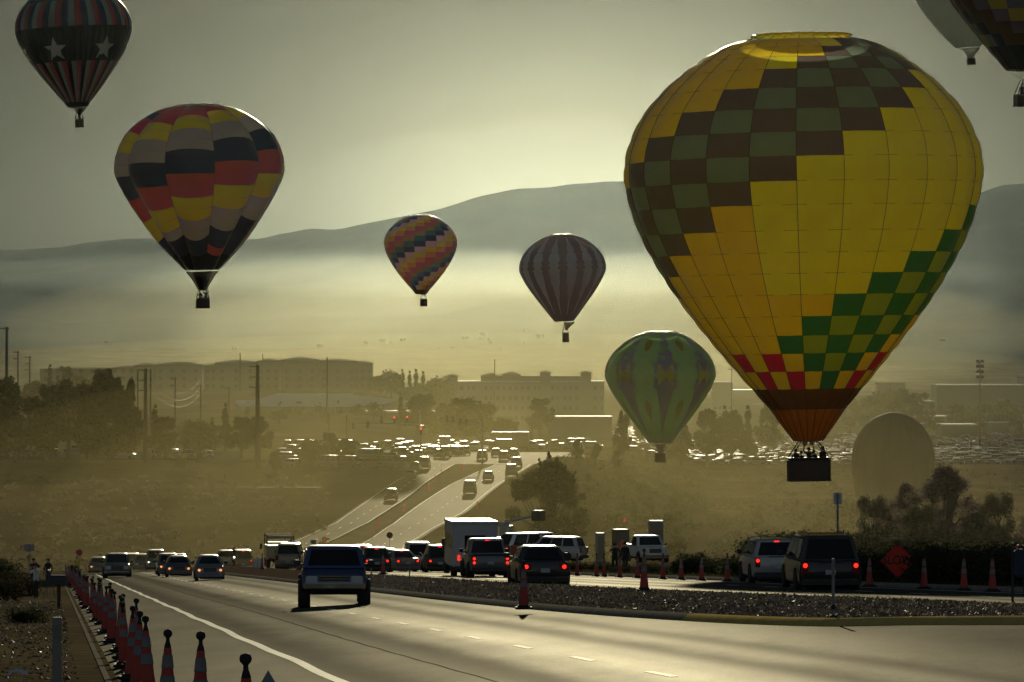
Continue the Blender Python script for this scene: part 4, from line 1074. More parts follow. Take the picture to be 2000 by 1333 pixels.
# ================================================================== CONES, POSTS, SIGNS
M_cone = mat('cone_orange', (.33,.028,.012), .6, noise=.15, nscale=5)
M_band = mat('reflective_band', (.12,.12,.12), .35, noise=.25, nscale=8)
M_rub = mat('cone_rubber', (.012,.012,.012), .85)
def cone_proto():
    root = empty('traffic_cone', (0,0,-50))
    b = MB(); b.rbox(-.21,.21,-.21,.21,0,.06,.02); b.rbox(-.15,.15,-.15,.15,.055,.10,.02); b.obj('base', [M_rub], root)
    def r(z): return .125-.085*(z-.08)/.87
    n = 16
    b = MB(); b.lathe([(r(.08),.08),(r(.35),.35),(r(.36)-.003,.36),(r(.6),.6),(r(.95),.95),(.03,.965)], n); o = b.obj('cone_body', [M_cone], root); autosmooth(o.data, 40)
    for z0, z1 in ((.52,.66),(.74,.88)):
        b = MB(); b.lathe([(r(z0)+.001,z0),(r(z0)+.006,z0+.005),(r(z1)+.006,z1-.005),(r(z1)+.001,z1)], n); o = b.obj('reflective_band', [M_band], root); autosmooth(o.data, 40)
    b = MB(); b.lathe([(.040,.955),(.032,.99),(.022,1.02),(.020,1.055),(.046,1.085),(.050,1.11),(.038,1.14),(.01,1.15)], 12); o = b.obj('grab_knob', [M_rub], root); autosmooth(o.data, 40)
    return root
CONE = cone_proto(); first = [True]
def cone(loc, label, group, k=1.0, lean=(0,0)):
    global CONE
    c = CONE if first[0] else copy_tree(CONE); first[0] = False
    c.location = loc; c.rotation_euler = (lean[0], lean[1], rnd.uniform(-.3,.3)); c.scale = (k,k,k)
    tag(c, label, 'cone', group); return c
def cpos(d, c): x = c-.09*d; return Vector((x, d, ground_z(x, d)+.004))
near = [(40,1.55,'nearest roadside cone, only its black knob and shoulders above the picture edge'),(51.6,1.5,'second roadside cone with broad bands, standing apart'),(54,1.22,'third roadside cone, on the kerb side of the second'),
        (66,1.25,'fourth roadside cone standing just proud of the crowded row'),(72,1.22,'roadside cone overlapping its neighbour at the head of the crowded row'),(79,1.25,'roadside cone half behind the one at the head of the crowded row')]
for d, c, lab in near: cone(cpos(d, c), lab, 'cones along the roadside kerb', 1.0, (rnd.uniform(-.03,.03), rnd.uniform(-.04,.04)))
row = [87,89,95,102,106,112,118,126,132,137]+frange(143,420,7.0)
for i, d in enumerate(row):
    cone(cpos(d+rnd.uniform(-.6,.6), 1.42+rnd.uniform(-.18,.18)), 'orange cone with white bands in the long receding row along the kerb', 'cones along the roadside kerb', rnd.uniform(.95,1.04), (rnd.uniform(-.05,.05), rnd.uniform(-.07,.07)))
med = [(1023, 83, 'orange cone on the median in front of the dark sedan'), (1258, 72, 'orange cone standing alone in the middle of the gravel median'), (748, 39, 'orange cone at the far side of the median by the black hatchback')]
for px, s, lab in med:
    p = on(px, s); p.z += .12; cone(p, lab, 'cones on the gravel median', 1.0)
cone(on(584, 29)+Vector((0,0,.1)), 'cone peeping out beside the blue pickup fender', 'cones on the gravel median', 1.05); cone(on(512, 27)+Vector((0,0,.1)), 'cone standing next to the small folding sign', 'cones on the gravel median')
vl = {1704:'cone next to the SLOW sign, on the minivan side', 1811:'first cone past the SLOW sign', 1889:'second cone past the SLOW sign', 1945:'last cone before the dark frame at the picture edge', 1131:'verge cone between the dark sedan and two close cones', 1299:'verge cone directly in front of the white pickup', 1375:'verge cone before the middle of the dark bushes', 1425:'verge cone next to the thin grey post, nearest the silver SUV', 1335:'verge cone before a gap in the bushes',
      1169:'first of two close verge cones', 1184:'second of two close verge cones', 1215:'verge cone in front of the two standing men', 1249:'verge cone behind the lone median cone'}
for px, lab in vl.items():
    d = 278000/(px-100); s = F/d; cone(cpos(d, 27.7), lab, 'cones along the far verge', 1.02)
M_post = mat('grey_post', (.16,.16,.16), .6); M_signback = mat('sign_back', (.22,.22,.22), .45, metal=.5); M_signw = mat('sign_white', (.5,.5,.5), .5); M_signo = fabric('sign_orange', (.92,.07,.03), .6, .05)
M_black = mat('sign_black', (.012,.01,.01), .6)
def post(name, loc, h, w, label, cat, col=M_post, base=False, t=.02):
    p = empty(name, loc, 0, label, cat)
    b = MB(); b.rbox(-w/2, w/2, -t, t, 0, h, .008); b.obj('post', [col], p)
    if base:
        b = MB(); b.rbox(-w*1.2, w*1.2, -w*1.2, w*1.2, 0, .18, .02); b.obj('base', [M_rub], p)
        b = MB(); b.rbox(-w*.7, w*.7, -.04, .04, .28, .36, .01); b.obj('collar', [M_rub], p)
        for z in (.9, 1.04): b = MB(); b.box(-w/2-.003, w/2+.003, -t-.004, t+.004, z, z+.05); b.obj('reflector', [M_band], p)
    else: b = MB(); b.box(-w*.4, w*.4, -t-.004, -t, h*.82, h*.93); b.obj('reflector', [M_band], p)
    return p
post('delineator_post', cpos(91, 13.9)+Vector((0,0,-.02)), 1.18, .055, 'thin grey marker post on the yellow kerb in front of the minivan', 'post', base=True)
post('delineator_post', on(175, 182)+Vector((-.35,0,0)), 1.28, .10, 'flat grey marker post among the near roadside cones', 'post')
post('delineator_post', on(725, 48)+Vector((0,0,.1)), .62, .05, 'short marker post on the median next to the blue pickup', 'post')
post('delineator_post', on(800, 52)+Vector((0,0,.1)), .75, .05, 'short marker post on the median below the pale SUV', 'post')
post('delineator_post', cpos(205, 28.9), 1.5, .10, 'thin pale post among the dark bushes, right before the silver SUV', 'post', mat('pale_post', (.3,.32,.36), .6))
post('delineator_post', on(472, 25), .9, .05, 'short dark post under the motorcyclist', 'post')
# SLOW sign
d = 178; s = F/d; sp = cpos(d, 28.9); sp.x = (1753-1000)/s
sg = empty('slow_sign', sp, R(-3), 'orange diamond SLOW sign on a low folding stand beside the cones', 'sign'); hd_ = .63
zc = (1150-1095)/s; zc = (-(1095-HZ)/s) - sp.z
b = MB(); b.prism([(-hd_+.03,zc),(-hd_,zc-.03+.03),(0,zc-hd_),(hd_,zc),(0,zc+hd_)], -.008, .008); b.obj('sign_panel', [M_signo], sg)
bo_ = MB()
for (a, c_) in (((-hd_,zc),(0,zc+hd_)),((0,zc+hd_),(hd_,zc)),((hd_,zc),(0,zc-hd_)),((0,zc-hd_),(-hd_,zc))):
    ax, az = a[0]*.94, zc+(a[1]-zc)*.94; bx, bz = c_[0]*.94, zc+(c_[1]-zc)*.94; bo_.tube([(ax,-.010,az),(bx,-.010,bz)], .009, 4)
bo_.obj('border', [M_black], sg)
b = MB(); b.rbox(-.14,.14,-.02,.02,zc+hd_+.02,zc+hd_+.08,.01); b.rbox(-.07,.07,-.03,.03,zc+hd_-.14,zc+hd_+.03,.01); b.obj('top_bracket', [M_black], sg)
for sx in (-1,1): b = MB(); b.tube([(sx*.05,.05,zc-hd_+.1),(sx*.30,.35,.01)], .018, 6); b.obj('leg', [M_black], sg); b = MB(); b.tube([(sx*.05,-.05,zc-hd_+.1),(sx*.28,-.35,.01)], .018, 6); b.obj('leg', [M_black], sg)
def text_mesh(txt, size, m, parent, loc, name='lettering', rot=(R(90),0,0)):
    c = bpy.data.curves.new('txt', 'FONT'); c.body = txt; c.size = size; c.align_x = 'CENTER'; c.align_y = 'CENTER'; c.extrude = .002; c.offset = .006*size/.4
    o = bpy.data.objects.new('txt', c); COL.objects.link(o); dg = bpy.context.evaluated_depsgraph_get()
    me = bpy.data.meshes.new_from_object(o.evaluated_get(dg)); bpy.data.objects.remove(o)
    me.materials.clear(); me.materials.append(m)
    r = link(name, me, parent, loc); r.rotation_euler = rot; return r
t = text_mesh('SLOW', .40, M_black, sg, (0,-.013,zc+.0)); t.scale = (.92, 1.05, 1)
def flat_sign(name, px, d, py, w, h, label, m, lines=0, pole=.03, base_dx=0):
    x = (px-1000)*d/F; zg2 = ground_z(x, d); zc = -(py-HZ)*d/F - zg2
    p = empty(name, (x, d, zg2), 0, label, 'sign'); s = F/d; w, h = w/s, h/s
    b = MB(); b.rbox(-w/2, w/2, -.02, -.008, zc-h/2, zc+h/2, .004); b.obj('sign_panel', [m], p)
    b = MB(); b.tube([(0,0,0),(0,0,zc+h/2)], pole, 6); b.obj('pole', [M_post], p)
    for i in range(lines): b = MB(); zz = zc+h*(.22-.2*i); b.box(-w*.28, w*.28, -.024, -.0205, zz-h*.03, zz+h*.03); b.obj('marking', [M_black], p)
    return p
flat_sign('parking_sign', 1636, 192, 974, 16, 23, 'small pale sign on a tall pole behind the black minivan', M_signw, 2, .045)
flat_sign('road_sign', 57, 235, 1070, 20, 14, 'small grey sign on a thin pole above the roadside photographers', M_signback, 0, .03)
flat_sign('notice_board', 997, 330, 1091, 26, 52, 'tall orange board sign between grey pickup and dark sedan', mat('board_orange', (.30,.055,.02), .7), 0, .05)
flat_sign('notice_board', 612, 470, 1060, 11, 10, 'tiny dark sign board above the tan van', M_signback, 0, .04)
p = flat_sign('folding_sign', 503, 400, 1102, 17, 22, 'small folding sign with pale face beside a cone in front of the stake truck', M_signw, 0, .03)
for sx in (-.3,.3): b = MB(); b.box(sx-.02, sx+.02, -.03, .03, 0, .9); b.obj('leg', [M_black], p)
# dark frame at the picture edge, with a hanging jacket-like bag
fp = cpos(110, 19.6); fp.x = (1985-1000)*110/F
fr = empty('sign_stand', fp, 0, 'black tubular stand at the picture edge on the gravel median', 'stand')
b = MB(); b.tube([(-.08,0,1.35),(-.08,0,.1),(0,0,.02),(.22,0,.02)], .028, 8); b.obj('frame', [M_black], fr)
b = MB(); b.tube([(.16,.02,1.3),(.16,.02,.6),(.2,.02,.05)], .028, 8); b.obj('frame', [M_black], fr)
b = MB(); b.rbox(-.06,.5,-.12,.12,.62,1.22,.06); b.obj('sandbag', [mat('navy_canvas', (.02,.03,.06), .9, noise=.3, nscale=8)], fr)
b = MB(); b.lathe([(.02,-.03),(.05,-.02),(.05,.02),(.02,.03)], 10, (.04,-.1,1.27), 'y'); b.obj('red_lamp', [M_tail0], fr)
# mailbox
mb = empty('mailbox', on(115, 57)+Vector((0,0,.0)), R(75), 'dark mailbox on a wooden post at the roadside', 'mailbox')
b = MB(); b.rbox(-.05,.05,-.05,.05,0,.95,.01); b.obj('post', [mat('weathered_wood', (.05,.035,.025), .9, noise=.4, nscale=6)], mb)
pr = [(.19*math.cos(t), 1.14+.12*math.sin(t)) for t in [math.pi*i/10 for i in range(11)]]+[(-.19,.93),(.19,.93)]
b = MB(); b.prism(pr, -.28, .28); b.obj('box_body', [mat('mailbox_metal', (.03,.03,.035), .4, metal=.5)], mb)
b = MB(); b.box(.19,.205,-.02,.02,1.05,1.28); b.obj('flag', [M_tail0], mb)
b = MB(); b.box(-.15,.15,-.30,-.28,.95,1.2); b.obj('door', [mat('mailbox_door', (.04,.04,.045), .4)], mb)
# litter
b = MB(); lp = on(35, 128)
pts = [(rnd.uniform(-.14,.14), rnd.uniform(-.09,.09), .04+rnd.uniform(0,.07)) for i in range(16)]
vs = [(-.14,-.1,.01),(-.05,-.12,.07),(.06,-.1,.05),(.15,-.08,.02),(-.15,.03,.06),(-.04,.02,.12),(.05,.04,.09),(.14,.03,.08),(-.12,.12,.02),(-.02,.13,.06),(.07,.12,.04),(.13,.11,.01)]
b.add(vs, [(i,i+1,i+5,i+4) for i in (0,1,2,4,5,6)]); o = b.obj('litter_bag', [M_cloth_w], None, lp+Vector((0,0,.10))); tag(o, 'crumpled white plastic bag lying on the bare roadside soil', 'litter')
b = MB(); b.tube([(-.1,0,.02),(.02,.02,.03),(.1,0,.02)], .012, 5); o = b.obj('litter_stick', [M_cloth_w], None, on(148, 158)+Vector((0,0,.10))); tag(o, 'pale stick lying on the soil near the kerb', 'litter')
# booths and tank at the right verge
def booth(px, d, py_top, w, label, col, name='portable_toilet', round_top=False):
    x = (px-1000)*d/F; zg2 = ground_z(x, d); h = -(py_top-HZ)*d/F - zg2; s = F/d; w = w/s
    p = empty(name, (x, d, zg2), R(rnd.uniform(-20,20)), label, 'booth'); M_ = mat('booth_'+col, {'grey':(.15,.16,.19),'brown':(.12,.07,.04),'blue':(.10,.12,.16)}[col], .6, noise=.1)
    b = MB(); b.rbox(-w/2, w/2, -w/2, w/2, 0, h-.18, .04); b.obj('cabin', [M_], p)
    b = MB(); b.rbox(-w/2-.04, w/2+.04, -w/2-.04, w/2+.04, h-.18, h, .07); b.obj('roof', [M_], p)
    b = MB(); b.box(-w*.36, w*.36, -w/2-.02, -w/2-.002, .15, h-.35); b.obj('door', [mat('booth_door_'+col, (.09,.08,.07), .6)], p)
    return p
booth(1172, 480, 1041, 17, 'narrow grey booth at the end of the parked SUV', 'grey')
booth(1212, 450, 1034, 27, 'brown booth with a small flag pole on top', 'brown', 'booth')
booth(1281, 470, 1017, 27, 'tall grey blue water tank box behind the white van', 'blue', 'booth')
fpz = at(1221, 450); h0 = -(1034-HZ)*.045 - fpz.z
fl_ = empty('flag', fpz+Vector((0,0,h0)), 0, 'tiny red flag on a thin white pole above the brown booth', 'flag'); b = MB(); b.tube([(0,0,0),(0,0,1.0)], .02, 6); b.obj('pole', [M_signw], fl_)
b = MB(); b.add([(0,0,1.0),(-.12,.02,.85),(-.14,0,.55),(0,0,.7)], [(0,1,2,3)]); b.obj('cloth', [M_signo], fl_)
# near sign tip at the bottom edge
d = 29; x = (524-1000)*d/F; zt = -(1309-HZ)*d/F; zg2 = ground_z(x, d)
p = empty('folding_sign', (x, d, zg2), 0, 'pointed pale sign tip poking up at the bottom edge beside the nearest cone', 'sign')
h = zt-zg2; b = MB(); b.prism([(0,h),(-.36,h-.62),(0,h-1.24),(.36,h-.62)], -.01, .01); b.obj('sign_panel', [mat('sign_back_blue', (.16,.19,.24), .4, metal=.3)], p)
b = MB(); b.tube([(0,.02,0),(0,.02,h-.1)], .02, 6); b.obj('stand', [M_black], p); b = MB(); b.lathe([(.01,-.01),(.022,0),(.01,.01)], 8, (0,-.02,h-.14), 'y'); b.obj('bolt', [M_black], p)

# ---- utility poles
M_pole = mat('wooden_pole', (.06,.045,.03), .9, noise=.3, nscale=3)
def upole(px, d, py, label, r=.2, arms=2, name='utility_pole', base=None):
    x = (px-1000)*d/F; zg2 = ground_z(x, d); h = -(py-HZ)*d/F - zg2
    p = empty(name, (x, d, zg2), R(12), label, 'utility pole', 'utility poles')
    b = MB(); b.tube([(0,0,-1),(0,0,h*.5),(0,0,h)], [r*1.25, r, r*.72], 10); b.obj('pole', [M_pole], p)
    for i in range(arms):
        z = h-.35-i*1.9; b = MB(); b.box(-1.5 if i % 2 == 0 else -1.3, .15 if i else .5, -.07, .07, z-.08, z+.08); a = b.obj('crossarm', [M_pole], p)
        for q in (-1.35, -.7): b = MB(); b.lathe([(.05,0),(.09,.08),(.05,.2)], 8, (q,0,z+.08)); b.obj('insulator', [M_pole], a)
    return p
upole(284, 960, 720, 'thick dark utility pole before the feathery trees, tallest near pole', .38, 3)
upole(503, 930, 713, 'thick utility pole standing before the solar array', .42, 3)
upole(13, 1050, 639, 'very tall plain pole at the edge of the view', .36, 1)
upole(35, 1500, 686, 'slim pole just inside the tall plain pole', .24, 2); upole(58, 1550, 696, 'slim pole with crossarms, second past the tall plain pole', .24, 3)
upole(269, 1250, 727, 'thin hazy pole just behind the thickest one', .2, 0); upole(294, 1200, 722, 'thin plain pole touching the thickest one', .22, 0)
upole(342, 1350, 737, 'thin hazy pole first past the thick one', .22, 2); upole(392, 1400, 752, 'thin hazy pole in the middle of the gap before the solar array', .22, 1); upole(447, 1450, 756, 'thin hazy pole at the near corner of the solar array', .2, 1)
upole(639, 1500, 698, 'thin tall pole rising over the solar array', .26, 0); upole(478, 1500, 803, 'short hazy pole under the solar array', .2, 0)
upole(469, 1990, 690, 'stub mast on the apartment roof beside the thick pole', .3, 0); upole(513, 1990, 692, 'short stub mast on the apartment roof', .2, 0); upole(966, 1950, 702, 'slim flag mast above the hospital roof', .22, 0)
upole(1429, 1900, 720, 'thin mast beside the white block, under the yellow balloon', .16, 1)
upole(677, 1150, 812, 'slim pole behind the lot trees', .13, 0); upole(642, 1150, 808, 'slim pole above the middle lot tree', .13, 0); upole(1039, 1120, 810, 'slim light pole behind the long bus', .13, 0)
lp_ = upole(1914, 1950, 706, 'stadium light mast on the skyline', .3, 0, 'light_mast')
for i in range(4):
    for sx in (-1, 1): b = MB(); h = -(706-HZ)*.195 - ground_z((1914-1000)*.195, 1950); b.rbox(sx*.9-.6, sx*.9+.6, -.3, .3, h-.5-i*2.0, h+.6-i*2.0, .1); b.obj('lamp_cluster', [M_plastic], lp_)
# wires on the thick poles
def wire(name, a, b_, sag, r, label):
    A, B_ = Vector(a), Vector(b_); pts = [A.lerp(B_, i/14)-Vector((0,0,sag*4*(i/14)*(1-i/14))) for i in range(15)]
    m_ = MB(); m_.tube(pts, r, 4); return tag(m_.obj(name, [mat('wire_metal', (.12,.11,.09), .5, metal=.5)]), label, 'wire', 'power lines')
for i, (z1, z2) in enumerate(((725,742),(738,756),(752,768))):
    wire('power_line', at(284, 960, z1), at(392, 1400, z2), 4, .012, ['highest','middle','lowest'][i]+' sagging power line between the thick pole and the hazy gap pole')
# ---- traffic signals
M_sig = mat('signal_housing', (.05,.045,.03), .6); M_red = mat('red_signal', (.6,.03,.02), .4, emit=(1,.05,.02), es=3.0)
def signal_mast(px, d, py, arm_px, arm_py, heads, label, lamp=None):
    x = (px-1000)*d/F; zg2 = ground_z(x, d); h = -(py-HZ)*d/F - zg2; s = F/d
    p = empty('traffic_signal', (x, d, zg2), 0, label, 'traffic signal', 'traffic signals at the crossroads')
    b = MB(); b.tube([(0,0,0),(0,0,h)], [.2,.11], 8); b.obj('pole', [mat('galvanised', (.25,.25,.22), .4, metal=.7)], p)
    if arm_px is not None:
        za = -(arm_py[0]-HZ)*d/F - zg2; zb = -(arm_py[1]-HZ)*d/F - zg2; xe = (arm_px-px)/s
        b = MB(); b.tube([(0,0,za),(xe*.5,0,(za+zb)/2+.1),(xe,0,zb)], [.13,.09,.06], 8); b.obj('mast_arm', [mat('galvanised', (.25,.25,.22), .4, metal=.7)], p)
    for hx, hy, on_ in heads:
        X = (hx-px)/s; Z = -(hy-HZ)*d/F - zg2
        b = MB(); b.rbox(X-.26, X+.26, -.15, .15, Z-.75, Z+.75, .05); ho = b.obj('signal_head', [M_sig], p)
        for i in range(3):
            b = MB(); b.lathe([(.13,-.18),(.17,-.1),(.13,0)], 10, (X, -.12, Z+.46-.46*i), 'y'); b.obj('signal_lens', [M_red if (on_ and i == 0) else M_sig], ho)
    if lamp: X = (lamp[0]-px)/s; Z = -(lamp[1]-HZ)*d/F - zg2; b = MB(); b.tube([(0,0,h-.2),(X*.7,0,h+(Z-h)*.7),(X,0,Z)], .06, 6); b.rbox(X-.5,X+.3,-.15,.15,Z-.08,Z+.08,.04); b.obj('street_lamp_arm', [mat('galvanised', (.25,.25,.22), .4, metal=.7)], p)
    return p
signal_mast(942, 960, 808, 869, (829, 819), [(873,818,False),(885,819,False),(899,823,False),(911,825,False)], 'signal mast with four dark heads on its arm beside the long bus', (932, 789))
signal_mast(820, 1040, 803, 640, (829, 826), [(718,830,False),(745,820,True and False),(745,820,False),(770,822,True),(795,820,True)][:1]+[(745,820,False),(770,820,True),(795,819,True)], 'signal mast with two red lights facing the queue')
signal_mast(822, 985, 836, None, None, [(822,842,True)], 'low signal post with one red light under the long mast arm')
signal_mast(690, 1090, 826, None, None, [(722,829,False)][:0]+[(690,832,False)], 'low dark signal post at the lot corner')
# ================================================================== TREES AND BRUSH
def leaf_mat(name, col, tr=.45):
    m = bpy.data.materials.new(name); m.use_nodes = True; t = m.node_tree; t.nodes.clear()
    o = t.nodes.new('ShaderNodeOutputMaterial'); df = t.nodes.new('ShaderNodeBsdfDiffuse'); tl = t.nodes.new('ShaderNodeBsdfTranslucent'); mx = t.nodes.new('ShaderNodeMixShader'); mx.inputs[0].default_value = tr
    tcn = t.nodes.new('ShaderNodeTexCoord'); n = t.nodes.new('ShaderNodeTexNoise'); n.inputs['Scale'].default_value = .8; n.inputs['Detail'].default_value = 4
    cm = t.nodes.new('ShaderNodeMix'); cm.data_type = 'RGBA'; cm.inputs[6].default_value = (*[c*.55 for c in col], 1); cm.inputs[7].default_value = (*[c*1.5 for c in col], 1)
    l = t.links.new; l(tcn.outputs['Object'], n.inputs['Vector']); l(n.outputs['Fac'], cm.inputs[0]); l(cm.outputs[2], df.inputs['Color']); l(cm.outputs[2], tl.inputs['Color'])
    l(df.outputs[0], mx.inputs[1]); l(tl.outputs[0], mx.inputs[2]); l(mx.outputs[0], o.inputs['Surface']); return m
M_leafA = leaf_mat('leaves_olive', (.060,.060,.024), .35); M_leafB = leaf_mat('leaves_brown', (.105,.080,.062), .45); M_leafC = leaf_mat('leaves_dark', (.035,.04,.02), .3)
M_leafD = leaf_mat('leaves_dusk', (.038,.034,.02), .25)
M_bark = mat('bark', (.06,.045,.032), .95, noise=.4, nscale=4, bump=.02, bscale=10)
def leaves_np(name, centres, radii, n, size, m, seed, squash=1.0, updir=0.0):
    """leaf-sized faces through the clumps' volumes; one mesh"""
    g = np.random.default_rng(seed); C = np.array(centres); Rd = np.array(radii)
    if Rd.ndim == 1: Rd = np.stack([Rd, Rd, Rd*squash], 1)
    w = Rd.prod(axis=1)**.8; w /= w.sum(); k = g.choice(len(C), n, p=w)
    dv = g.normal(size=(n,3)); dv /= np.linalg.norm(dv, axis=1)[:,None]; rr = g.random(n)[:,None]**.42
    P = C[k]+dv*rr*Rd[k]*(1+.12*g.normal(size=(n,1)))
    a = g.normal(size=(n,3)); a[:,2] += updir; a /= np.linalg.norm(a, axis=1)[:,None]; b_ = np.cross(a, g.normal(size=(n,3))); b_ /= np.linalg.norm(b_, axis=1)[:,None]
    s = size*(.6+.8*g.random(n))[:,None]
    v = np.empty((n,4,3)); v[:,0] = P-a*s; v[:,1] = P+b_*s*.45; v[:,2] = P+a*s; v[:,3] = P-b_*s*.45
    me = bpy.data.meshes.new(name); me.vertices.add(n*4); me.vertices.foreach_set('co', v.ravel()); me.loops.add(n*4); me.polygons.add(n)
    me.loops.foreach_set('vertex_index', np.arange(n*4, dtype=np.int32)); me.polygons.foreach_set('loop_start', np.arange(0, n*4, 4, dtype=np.int32)); me.polygons.foreach_set('loop_total', np.full(n, 4, dtype=np.int32))
    me.materials.append(m); me.update(calc_edges=True); return me
def broad_meshes(h, w, seed, n, size, m, trunk_h=.25, shape='round'):
    r_ = random.Random(seed); tb = MB(); cs = []; rs = []
    r0 = h*.028
    nl = 13 if shape == 'round' else 9 if shape != 'plume' else 7
    top = h*(.55)
    tb.tube([(0,0,-.5),(r_.uniform(-.1,.1)*w*.3,0,h*trunk_h),(r_.uniform(-.1,.1)*w*.5,r_.uniform(-.1,.1)*w*.3,top)], [r0*1.3,r0,r0*.45], 7)
    for i in range(nl*3):
        a = r_.uniform(0, 2*math.pi)
        if shape == 'round': z = h*r_.uniform(trunk_h+.12, .92); q = (z/h-trunk_h)/(1-trunk_h); rad = w*.5*math.sqrt(max(.05, 1-(2*q-.85)**2*.85))*r_.uniform(.25, .86)
        elif shape == 'cone': z = h*r_.uniform(.15, .95); rad = w*.5*(1-z/h)*r_.uniform(.2,.8)
        else: z = h*r_.uniform(.45, .93); rad = w*.5*(z/h)*r_.uniform(.2,.95)
        p = (math.cos(a)*rad, math.sin(a)*rad, z); cs.append(p)
        rs.append(w*(.125 if shape == 'round' else .10 if shape == 'plume' else .13*(1.15-z/h)+.05)*r_.uniform(.7,1.25))
        if i < nl*2:
            z0 = h*trunk_h+(min(z, top)-h*trunk_h)*r_.uniform(.2,.8)
            tb.tube([(0,0,max(z0,.2)),(p[0]*.5,p[1]*.5,(z0+z)/2+h*.02),p], [r0*.45,r0*.25,r0*.10], 5, cap=False)
    # thin twigs fringing the outline
    return tb.me('trunk', [M_bark]), leaves_np('crown', cs, rs, n, size, m, seed, 1.0 if shape != 'plume' else 1.9)
def loose_meshes(h, w, seed, n, size, m):
    r_ = random.Random(seed); tb = MB(); cs = []; rs = []
    tb.tube([(0,0,-.5),(.1,0,h*.16),(-.1,.1,h*.5)], [.42,.32,.16], 8)
    for i in range(64):
        a = r_.uniform(0, 2*math.pi); q = r_.random(); z = h*(.16+.78*q)
        env = w*.5*(math.sin(math.pi*min(1, q*.86+.16))**.7)*r_.uniform(.9, 1.12)
        rad = env*r_.uniform(.15, 1.0)**.6
        p_ = Vector((math.cos(a)*rad, math.sin(a)*rad, z)); k = r_.uniform(.5, 1.25)
        cs.append(tuple(p_)); rs.append((w*.098*k, w*.098*k, w*.075*k))
        if r_.random() < .45:      # shoots that stick out
            d = Vector((p_.x, p_.y, r_.uniform(.2, 1.2)*w*.3)).normalized()
            for j in range(3): cs.append(tuple(p_+d*w*(.07+.03*j))); rs.append((w*(.026-.006*j),)*3)
        if i < 40:
            z0 = h*r_.uniform(.12, .4); tb.tube([(0,0,z0), tuple(p_*.55+Vector((0,0,z0*.35))), tuple(p_)], [.14,.08,.03], 5, cap=False)
    return tb.me('trunk', [M_bark]), leaves_np('crown', cs, rs, n, size, m, seed)
def tree(meshes, loc, k, rz, label, cat='tree', group=None, name='tree'):
    p = empty(name, loc, rz, label, cat, group); p.scale = k if isinstance(k, tuple) else (k,k,k)
    link('trunk', meshes[0], p); link('crown', meshes[1], p); return p
def tree_px(meshes, h0, px, d, py_top, wk, label, rz=0, group=None, name='tree', sink=0):
    p = at(px, d); h = -(py_top-HZ)*d/F - p.z; k = h/h0; p.z -= sink
    return tree(meshes, p, (k*wk, k*wk, k), rz, label, 'tree', group, name)
TA = loose_meshes(13, 12, 3, 30000, .17, M_leafA); TB = loose_meshes(9, 9.5, 5, 22000, .13, M_leafB); TC = broad_meshes(9, 8, 8, 12000, .15, M_leafA, .15)
TD = broad_meshes(12, 9, 11, 6500, .30, M_leafC, .15); TE = broad_meshes(12, 8, 14, 6500, .30, M_leafC, .15, 'plume'); TF = broad_meshes(11, 5, 17, 3500, .30, M_leafC, .08, 'cone'); TG = broad_meshes(8, 8, 21, 4000, .3, M_leafA, .1); TH = broad_meshes(12, 7.5, 24, 6500, .30, M_leafC, .12)
tree_px(TA, 13, 1072, 640, 893, .98, 'big round dusty tree rising behind the parked pale SUV and van')
G = 'trees on the verge behind the SLOW sign'
for px, d, pt_, wk, ms, h0, lab in ((1705, 400, 968, .80, TC, 9, 'loose olive tree behind the small pale sign'), (1768, 410, 948, .7, TB, 9, 'thin brown tree between the olive tree and the tallest one'), (1845, 395, 914, 1.0, TB, 9, 'tallest brown tree behind the SLOW sign'),
                             (1800, 380, 985, .9, TC, 9, 'low olive tree under the tallest brown one'), (1950, 390, 962, .75, TC, 9, 'olive tree near the picture edge beyond the last cones'), (1905, 380, 1000, .8, TC, 9, 'low dark tree filling the gap near the last cones'), (2030, 390, 975, .9, TB, 9, 'brown tree half out of the picture')):
    tree_px(ms, h0, px, d, pt_, wk, lab, rnd.uniform(0,6), G)
G = 'dark trees behind the far roadside lot'
for px, d, pt_, wk, ms, h0, lab in ((12, 980, 733, .9, TD, 12, 'dark tree cut by the picture edge under the very tall pole'), (60, 990, 775, .9, TH, 12, 'lower dark tree inside the one at the picture edge'), (135, 985, 738, 1.15, TD, 12, 'broad dark tree, widest of the cluster'),
        (100, 1010, 752, .9, TH, 12, 'dark tree beside the broadest one'), (206, 990, 722, 1.05, TE, 12, 'feathery plume tree with spreading palm like top'), (240, 985, 738, .8, TE, 12, 'second feathery tree leaning towards the thick pole'), (170, 970, 800, 1.3, TH, 12, 'low dark tree under the feathery one'), (254, 975, 790, 1.0, TD, 12, 'low dark tree touching the thick pole'),
        (303, 1010, 785, .8, TF, 11, 'pointed tree just past the thick pole'), (325, 990, 815, 1.4, TH, 12, 'squat tree past the thick pole'), (90, 965, 815, 1.5, TH, 12, 'squat tree in front of the broad dark one'), (30, 960, 822, 1.4, TD, 12, 'squat dark tree at the picture edge'),
        (390, 1000, 822, 1.6, TG, 8, 'low round tree before the field, hazy'), (440, 1040, 783, .75, TF, 11, 'dark conifer left of the second thick pole'), (415, 1030, 812, .8, TF, 11, 'small conifer at the foot of the dark one'), (470, 985, 815, 1.3, TH, 12, 'broad tree behind the second thick pole'), (505, 990, 812, 1.0, TD, 12, 'tree wrapped round the second thick pole'), (210, 960, 830, 1.5, TG, 8, 'low spreading bush tree under the cluster')):
    tree_px(ms, h0, px, d, pt_, wk, lab, rnd.uniform(0,6), G)
G = 'trees in the roadside lot'
